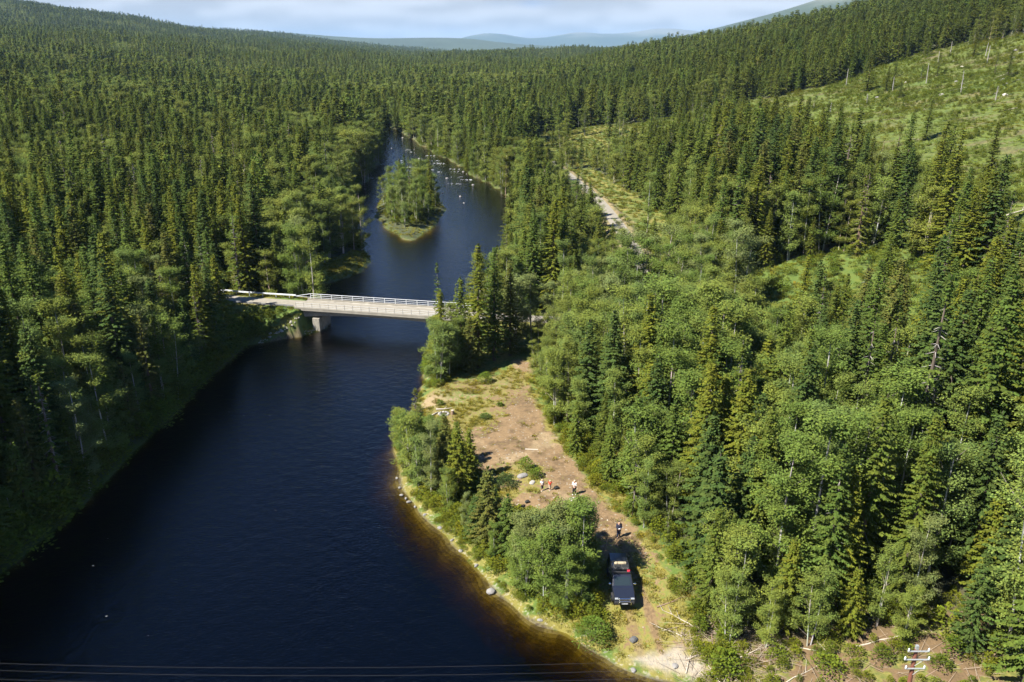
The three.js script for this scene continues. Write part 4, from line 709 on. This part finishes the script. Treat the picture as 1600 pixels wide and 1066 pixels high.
[[-0.6, 0.18], [0.72, -0.44], [-0.5, -1.12]].forEach(([dx, dy]) => {
  const mk = (a, b, sag) => { const pts = []; for (let i = 0; i <= 24; i++) { const t = i / 24; pts.push(new THREE.Vector3(lerp(a[0], b[0], t), lerp(a[1], b[1], t) - sag * 4 * t * (1 - t), lerp(a[2], b[2], t))); } return new THREE.TubeGeometry(new THREE.CatmullRomCurve3(pts), 48, 0.0045, 4); };
  const a = [24.56 + dx, 12 + dy, -38.74], l = [-77.94 + dx, 12 + dy, -41.84], r = [92.06 + dx, 30 + dy, -33.84];
  const geo = mergeGeometries([mk(a, l, 2.7), mk(a, r, 1.0)]);
  solo('power_wire', geo, std(rgb(0.05, 0.05, 0.05), 0.7), 'thin sagging power line wire strung across the dark river', 'wire', 0, 0, 0, 0, 'wires of the power line');
});

// ------------------------------------------------------------------ car
{
  const cx = 9.55, cZ = 58.5, g = thing('off_road_car', 'black off road car with loaded roof rack parked on the track', 'car', cx, onGround(cx, cZ) + 0.01, -cZ);
  const paint = new THREE.MeshPhysicalMaterial({ color: rgb(0.012, 0.014, 0.022), roughness: 0.35, clearcoat: 1, clearcoatRoughness: 0.06 }), trim = std(rgb(0.02, 0.02, 0.02), 0.7), glass = new THREE.MeshPhysicalMaterial({ color: rgb(0.02, 0.03, 0.035), roughness: 0.05, specularIntensity: 1 }), chrome = std(rgb(0.7, 0.71, 0.72), 0.18, { metalness: 1 }), lamp = new THREE.MeshPhysicalMaterial({ color: rgb(0.28, 0.3, 0.32), roughness: 0.15, clearcoat: 1 }), rubber = std(rgb(0.02, 0.02, 0.02), 0.9);
  const s = new THREE.Shape(); [[2.62, 0.5], [2.66, 0.72], [2.58, 1.0], [1.75, 1.16], [1.3, 1.2], [0.55, 1.78], [0.3, 1.83], [-2.5, 1.84], [-2.62, 1.7], [-2.66, 0.95], [-2.62, 0.5]].forEach(([z, y], i) => (i ? s.lineTo(z, y) : s.moveTo(z, y))); s.closePath();
  const bodyGeo = new THREE.ExtrudeGeometry(s, { depth: 1.74, bevelEnabled: true, bevelSize: 0.06, bevelThickness: 0.08, bevelSegments: 3 }).translate(0, 0, -0.87).rotateY(-Math.PI / 2), p = bodyGeo.attributes.position;
  const shape = (x, y, z) => [x * (1 - 0.17 * clamp((y - 1.08) / 0.75)) * (1 - 0.09 * clamp((z - 1.6) / 1.1)), y, z];
  for (let i = 0; i < p.count; i++) p.setXYZ(i, ...shape(p.getX(i), p.getY(i), p.getZ(i))); bodyGeo.computeVertexNormals();
  const body = part('body', bodyGeo, paint, g);
  const quad = (a, b, c, d) => { const q = new THREE.BufferGeometry(); q.setAttribute('position', new THREE.Float32BufferAttribute([...a, ...b, ...c, ...a, ...c, ...d], 3)); q.computeVertexNormals(); return q; };
  part('windscreen', quad([-0.72, 1.27, 1.315], [0.72, 1.27, 1.315], [0.62, 1.74, 0.71], [-0.62, 1.74, 0.71]), glass, g);
  for (const k of [-1, 1]) {
    part('side_window', quad([k * 0.945, 1.22, 1.0], [k * 0.945, 1.22, -0.9], [k * 0.845, 1.72, -0.9], [k * 0.845, 1.72, 0.5]), glass, g);
    part('side_window', quad([k * 0.945, 1.22, -1.0], [k * 0.945, 1.22, -2.4], [k * 0.845, 1.72, -2.4], [k * 0.845, 1.72, -1.0]), glass, g);
    const m = part('mirror', rbox(0.24, 0.16, 0.14, 0.05, k * 1.08, 1.2, 0.98), chrome, g); part('bracket', box(0.12, 0.04, 0.06, k * 0.96, 1.15, 0.98), trim, m);
    part('headlight', rbox(0.32, 0.17, 0.26, 0.06, k * 0.68, 0.95, 2.62), lamp, g);
    part('fog_lamp', rbox(0.18, 0.12, 0.1, 0.04, k * 0.72, 0.6, 2.7), lamp, g);
    part('roof_rail', bar([k * 0.74, 1.93, 0.3], [k * 0.74, 1.93, -1.3], 0.025, 0.025, 6), trim, g);
    for (const z of [1.72, -1.72]) { const w = part('wheel', new THREE.CylinderGeometry(0.39, 0.39, 0.26, 24).rotateZ(Math.PI / 2).translate(k * 0.88, 0.39, z), rubber, g); part('rim', new THREE.CylinderGeometry(0.24, 0.24, 0.03, 16).rotateZ(Math.PI / 2).translate(k * 1.015, 0.39, z), chrome, w); }
  }
  part('bonnet_seam', quad([-0.7, 1.19, 1.72], [0.7, 1.19, 1.72], [0.7, 1.192, 1.7], [-0.7, 1.192, 1.7]).translate(0, 0.04, 0), trim, g);
  const grille = part('grille', rbox(1.0, 0.3, 0.1, 0.04, 0, 0.87, 2.72), chrome, g); for (let i = 0; i < 4; i++) part('slat', box(0.84, 0.025, 0.02, 0, 0.78 + i * 0.06, 2.775), trim, grille);
  part('bumper', rbox(1.72, 0.3, 0.24, 0.07, 0, 0.56, 2.66), trim, g);
  part('bull_bar', new THREE.TubeGeometry(new THREE.CatmullRomCurve3([[-0.52, 0.45, 2.86], [-0.5, 0.74, 2.88], [-0.36, 0.8, 2.88], [0.36, 0.8, 2.88], [0.5, 0.74, 2.88], [0.52, 0.45, 2.86]].map((q) => new THREE.Vector3(...q))), 32, 0.035, 8), chrome, g);
  part('number_plate', rbox(0.52, 0.12, 0.02, 0.008, 0, 0.55, 2.8), std(rgb(0.75, 0.74, 0.72), 0.5), g);
  part('roof_rack', join([box(1.5, 0.05, 0.06, 0, 1.95, 0.3), box(1.5, 0.05, 0.06, 0, 1.95, -0.4), box(1.5, 0.05, 0.06, 0, 1.95, -1.2), box(1.52, 0.1, 0.12, 0, 1.97, 0.42)]), trim, g);
  part('roof_seam', join([-0.35, 0.35].map((x) => box(0.03, 0.012, 1.1, x, 1.905, -1.95))), trim, g);
  const y0 = g.position.y;
  for (const k of [-1, 1]) { const c = thing('case', k < 0 ? 'black hard case on the car roof rack below its mirrorless side' : 'black hard case on the car roof rack next to the red pouch', 'case', cx + k * 0.34, y0 + 1.975, -cZ - 0.1); c.userData.label = k < 0 ? 'black hard case on the car roof rack away from the red pouch' : 'black hard case on the car roof rack behind the red pouch'; part('shell', rbox(0.62, 0.3, 0.5, 0.05, 0, 0.15, 0), trim, c); part('lid_rim', rbox(0.64, 0.03, 0.52, 0.01, 0, 0.22, 0), darkSteel, c); for (const q of [-0.18, 0.18]) part('latch', box(0.07, 0.1, 0.02, q, 0.2, 0.27), darkSteel, c); }
  const roll = thing('bedroll', 'beige rolled bundle strapped across the car roof rack', 'bedroll', cx, y0 + 1.975, -cZ - 0.66);
  part('roll', new THREE.CapsuleGeometry(0.15, 0.8, 6, 14).rotateZ(Math.PI / 2).translate(0, 0.16, 0), std(rgb(0.36, 0.3, 0.2), 0.95), roll); for (const x of [-0.3, 0.3]) part('strap', new THREE.TorusGeometry(0.165, 0.015, 6, 16).rotateY(Math.PI / 2).translate(x, 0.16, 0), trim, roll);
  const pouch = thing('pouch', 'small red pouch at the front corner of the car roof rack', 'pouch', cx + 0.58, y0 + 1.99, -cZ + 0.34); part('body', rbox(0.24, 0.14, 0.2, 0.05, 0, 0.08, 0), std(rgb(0.6, 0.03, 0.06), 0.7), pouch); part('flap', rbox(0.25, 0.03, 0.14, 0.01, 0, 0.15, 0.02), std(rgb(0.45, 0.02, 0.04), 0.7), pouch);
}

// ------------------------------------------------------------------ people
function field(bones, res, half, cy, k = 0.03) {     // tapered capsules, smoothly joined
  const mc = new MarchingCubes(res, new THREE.MeshStandardMaterial(), false, false, 60000);
  mc.isolation = 0;
  for (let z = 0; z < res; z++) for (let y = 0; y < res; y++) for (let x = 0; x < res; x++) {
    const P = [((x - res / 2) / (res / 2)) * half, ((y - res / 2) / (res / 2)) * half + cy, ((z - res / 2) / (res / 2)) * half]; let s = 0;
    for (const [a, b, ra, rb] of bones) { const d = [b[0] - a[0], b[1] - a[1], b[2] - a[2]], l = d[0] ** 2 + d[1] ** 2 + d[2] ** 2 || 1e-9, t = clamp(((P[0] - a[0]) * d[0] + (P[1] - a[1]) * d[1] + (P[2] - a[2]) * d[2]) / l), q = Math.hypot(P[0] - a[0] - d[0] * t, P[1] - a[1] - d[1] * t, P[2] - a[2] - d[2] * t) - lerp(ra, rb, t); s += Math.exp(-q / k); }
    mc.field[x + y * res + z * res * res] = s > 1e-12 ? k * Math.log(s) : -1;
  }
  mc.update();
  const g = new THREE.BufferGeometry(), n = mc.count * 3; g.setAttribute('position', new THREE.BufferAttribute(mc.positionArray.slice(0, n), 3)); g.setAttribute('normal', new THREE.BufferAttribute(mc.normalArray.slice(0, n), 3));
  g.scale(half, half, half).translate(0, cy, 0); return g;
}
function person(o) {
  const H = o.h, v = (x, y, z) => [x * H, y * H, z * H], st = o.step || 0.03;
  const hip = [v(-0.055, 0.51, 0), v(0.055, 0.51, 0)], knee = [v(-0.06, 0.28, st * 0.9 + 0.015), v(0.06, 0.28, -st * 0.5 + 0.015)], ank = [v(-0.062, 0.045, st), v(0.062, 0.045, -st * 1.6)], sh = [v(-0.105, 0.815, 0), v(0.105, 0.815, 0)];
  const el = o.elbow.map((q) => v(...q)), ha = o.hand.map((q) => v(...q)), r = (x) => x * H, neck = v(0, 0.86, 0.005), head = v(0, 0.935, 0.012 + (o.nod || 0));
  const legs = [], arms = [], torso = [[v(-0.045, 0.53, 0), v(0.045, 0.53, 0), r(0.068), r(0.068)], [v(0, 0.55, 0), v(0, 0.72, 0.005), r(0.075), r(0.085)], [v(-0.05, 0.76, 0), v(0.05, 0.76, 0), r(0.07), r(0.07)], [v(-0.09, 0.81, 0), v(0.09, 0.81, 0), r(0.038), r(0.038)]];
  for (const i of [0, 1]) { legs.push([hip[i], knee[i], r(0.056), r(0.036)], [knee[i], ank[i], r(0.035), r(0.023)]); arms.push([sh[i], el[i], r(0.032), r(0.025)], [el[i], ha[i], r(0.024), r(0.018)]); }
  const feet = [0, 1].map((i) => [ank[i].map((q, j) => q - (j === 1 ? r(0.025) : 0)), [ank[i][0] + (i ? 1 : -1) * r(0.01), r(0.018), ank[i][2] + r(0.09)], r(0.024), r(0.017)]);
  const headB = [[neck, v(0, 0.9, 0.008), r(0.03), r(0.03)], [v(0, 0.905, 0.022 + (o.nod || 0)), head, r(0.042), r(0.058)], [v(0, 0.925, 0.066 + (o.nod || 0)), v(0, 0.918, 0.074 + (o.nod || 0)), r(0.007), r(0.009)]];
  const g = thing('person', o.label, 'person', o.x, onGround(o.x, o.Z), -o.Z, o.turn);
  const half = 0.53 * H, list = [field([...torso, ...legs, ...arms, ...feet, ...headB], 64, half, 0.5 * H, 0.02 * H)];
  for (const i of [0, 1]) {      // five fingers on each hand
    const d = new THREE.Vector3(...ha[i]).sub(new THREE.Vector3(...el[i])).normalize(), s = new THREE.Vector3(0, 0, 1).cross(d).normalize(), q = new THREE.Vector3().crossVectors(d, s);
    const at = (a, b, c) => { const w = new THREE.Vector3(...ha[i]).addScaledVector(d, a * H).addScaledVector(s, b * H).addScaledVector(q, c * H); return [w.x, w.y, w.z]; };
    list.push(bar(at(0, 0, 0), at(0.04, 0, 0), r(0.017), r(0.02), 8));
    [[-0.014, 0.036], [-0.005, 0.044], [0.005, 0.041], [0.014, 0.033]].forEach(([b, l]) => list.push(bar(at(0.035, b, 0), at(0.035 + l * 0.55, b, 0.004), r(0.0052), r(0.0048), 5), bar(at(0.035 + l * 0.55, b, 0.004), at(0.035 + l, b, 0.014), r(0.0048), r(0.004), 5)));
    list.push(bar(at(0.012, -0.015, 0), at(0.034, -0.032, 0.008), r(0.006), r(0.005), 5));
  }
  const skin = std(rgb(0.45, 0.27, 0.19), 0.7);
  part('body', join(list), skin, g);
  const grow = (b, m) => b.map(([p, q, ra, rb]) => [p, q, ra + m * H, rb + m * H]), cut = (b, t) => { const [p, q, ra, rb] = b; return [p, p.map((x, j) => lerp(x, q[j], t)), ra, lerp(ra, rb, t)]; };
  const sleeves = o.short ? [cut(arms[0], 0.6), cut(arms[2], 0.6)] : [arms[0], cut(arms[1], 0.85), arms[2], cut(arms[3], 0.85)];
  part('top', field(grow([...torso.slice(1), ...sleeves], 0.009), 64, half, 0.5 * H, 0.016 * H), std(rgb(...o.top), 0.9), g);
  part('trousers', field(grow([torso[0], legs[0], o.shorts ? cut(legs[1], 0.01) : cut(legs[1], 0.9), legs[2], o.shorts ? cut(legs[3], 0.01) : cut(legs[3], 0.9)], 0.011), 64, half, 0.5 * H, 0.014 * H), std(rgb(...o.legs), 0.9), g);
  for (const f of feet) part('shoe', field(grow([f], 0.008), 32, 0.12 * H, 0, 0.01).translate(0, 0, 0), std(rgb(...o.shoes), 0.8), g).geometry = (() => { const c = f[0].map((q, j) => (q + f[1][j]) / 2), b = f.slice(); b[0] = f[0].map((q, j) => q - c[j]); b[1] = f[1].map((q, j) => q - c[j]); return field(grow([b], 0.008), 32, 0.12 * H, 0, 0.01).translate(...c); })();
  const hz = o.nod || 0, hair = [[v(0, 0.955, -0.006 + hz), v(0, 0.945, -0.012 + hz), r(0.058), r(0.058)]]; if (o.long) hair.push([v(0, 0.93, -0.035), v(0, 0.83, -0.05), r(0.045), r(0.035)]);
  part('hair', field(hair, 40, 0.16 * H, 0.91 * H, 0.01 * H), std(rgb(...o.hair), 0.85), g);
  for (const i of [-1, 1]) { part('eye', new THREE.SphereGeometry(r(0.006), 8, 6).translate(i * r(0.02), r(0.938), r(0.066 + hz)), std(rgb(0.03, 0.025, 0.02), 0.3), g); part('ear', new THREE.SphereGeometry(r(0.014), 8, 6).scale(0.5, 1.2, 0.9).translate(i * r(0.057), r(0.93), r(0.012 + hz)), skin, g); }
  return g;
}
person({ label: 'man in navy jacket and trousers holding a small white controller', h: 1.8, x: 10.2, Z: 65.2, turn: 0.05, step: 0.045, nod: 0.02, elbow: [[-0.135, 0.66, 0.03], [0.135, 0.66, 0.03]], hand: [[-0.05, 0.63, 0.14], [0.05, 0.63, 0.14]], top: [0.02, 0.022, 0.045], legs: [0.016, 0.024, 0.055], shoes: [0.03, 0.03, 0.03], hair: [0.03, 0.024, 0.02] });
{ const c = thing('controller', 'small white remote controller held by the man in navy', 'controller', 10.2, onGround(10.2, 65.2) + 1.14, -64.93, 0.05); part('case', rbox(0.2, 0.05, 0.12, 0.02), std(rgb(0.7, 0.7, 0.7), 0.5), c); for (const k of [-1, 1]) part('stick', bar([k * 0.05, 0.02, 0], [k * 0.05, 0.05, 0], 0.006, 0.008, 6), trimDark(), c); }
function trimDark() { return std(rgb(0.03, 0.03, 0.03), 0.6); }
person({ label: 'woman in pale top, black trousers and white shoes standing on the track', h: 1.72, x: 6.55, Z: 73.1, turn: -0.5, long: true, elbow: [[-0.13, 0.68, 0.02], [0.13, 0.68, 0.02]], hand: [[0.03, 0.7, 0.1], [-0.03, 0.69, 0.1]], top: [0.62, 0.58, 0.56], legs: [0.012, 0.012, 0.014], shoes: [0.75, 0.75, 0.75], hair: [0.55, 0.45, 0.3] });
person({ label: 'child in white top and dark shorts on the bare ground', h: 1.38, x: 3.2, Z: 74.3, turn: 0.3, short: true, shorts: true, step: 0.04, elbow: [[-0.14, 0.68, 0.01], [0.13, 0.68, 0]], hand: [[-0.13, 0.56, 0.06], [0.12, 0.55, 0.03]], top: [0.78, 0.78, 0.78], legs: [0.09, 0.08, 0.1], shoes: [0.6, 0.55, 0.5], hair: [0.45, 0.36, 0.24] });
person({ label: 'small child in orange red top stretching one arm out', h: 1.22, x: 4.05, Z: 74.3, turn: 0.2, short: true, shorts: true, step: 0.03, elbow: [[-0.14, 0.7, 0.03], [0.2, 0.79, 0.03]], hand: [[-0.11, 0.62, 0.1], [0.3, 0.76, 0.07]], top: [0.72, 0.07, 0.03], legs: [0.55, 0.45, 0.35], shoes: [0.5, 0.45, 0.4], hair: [0.5, 0.42, 0.28] });

// ------------------------------------------------------------------ picture
const renderer = new THREE.WebGLRenderer({ antialias: true });
renderer.toneMapping = THREE.LinearToneMapping;
renderer.toneMappingExposure = EXPOSURE;
renderer.shadowMap.enabled = true;
renderer.render(scene, camera);
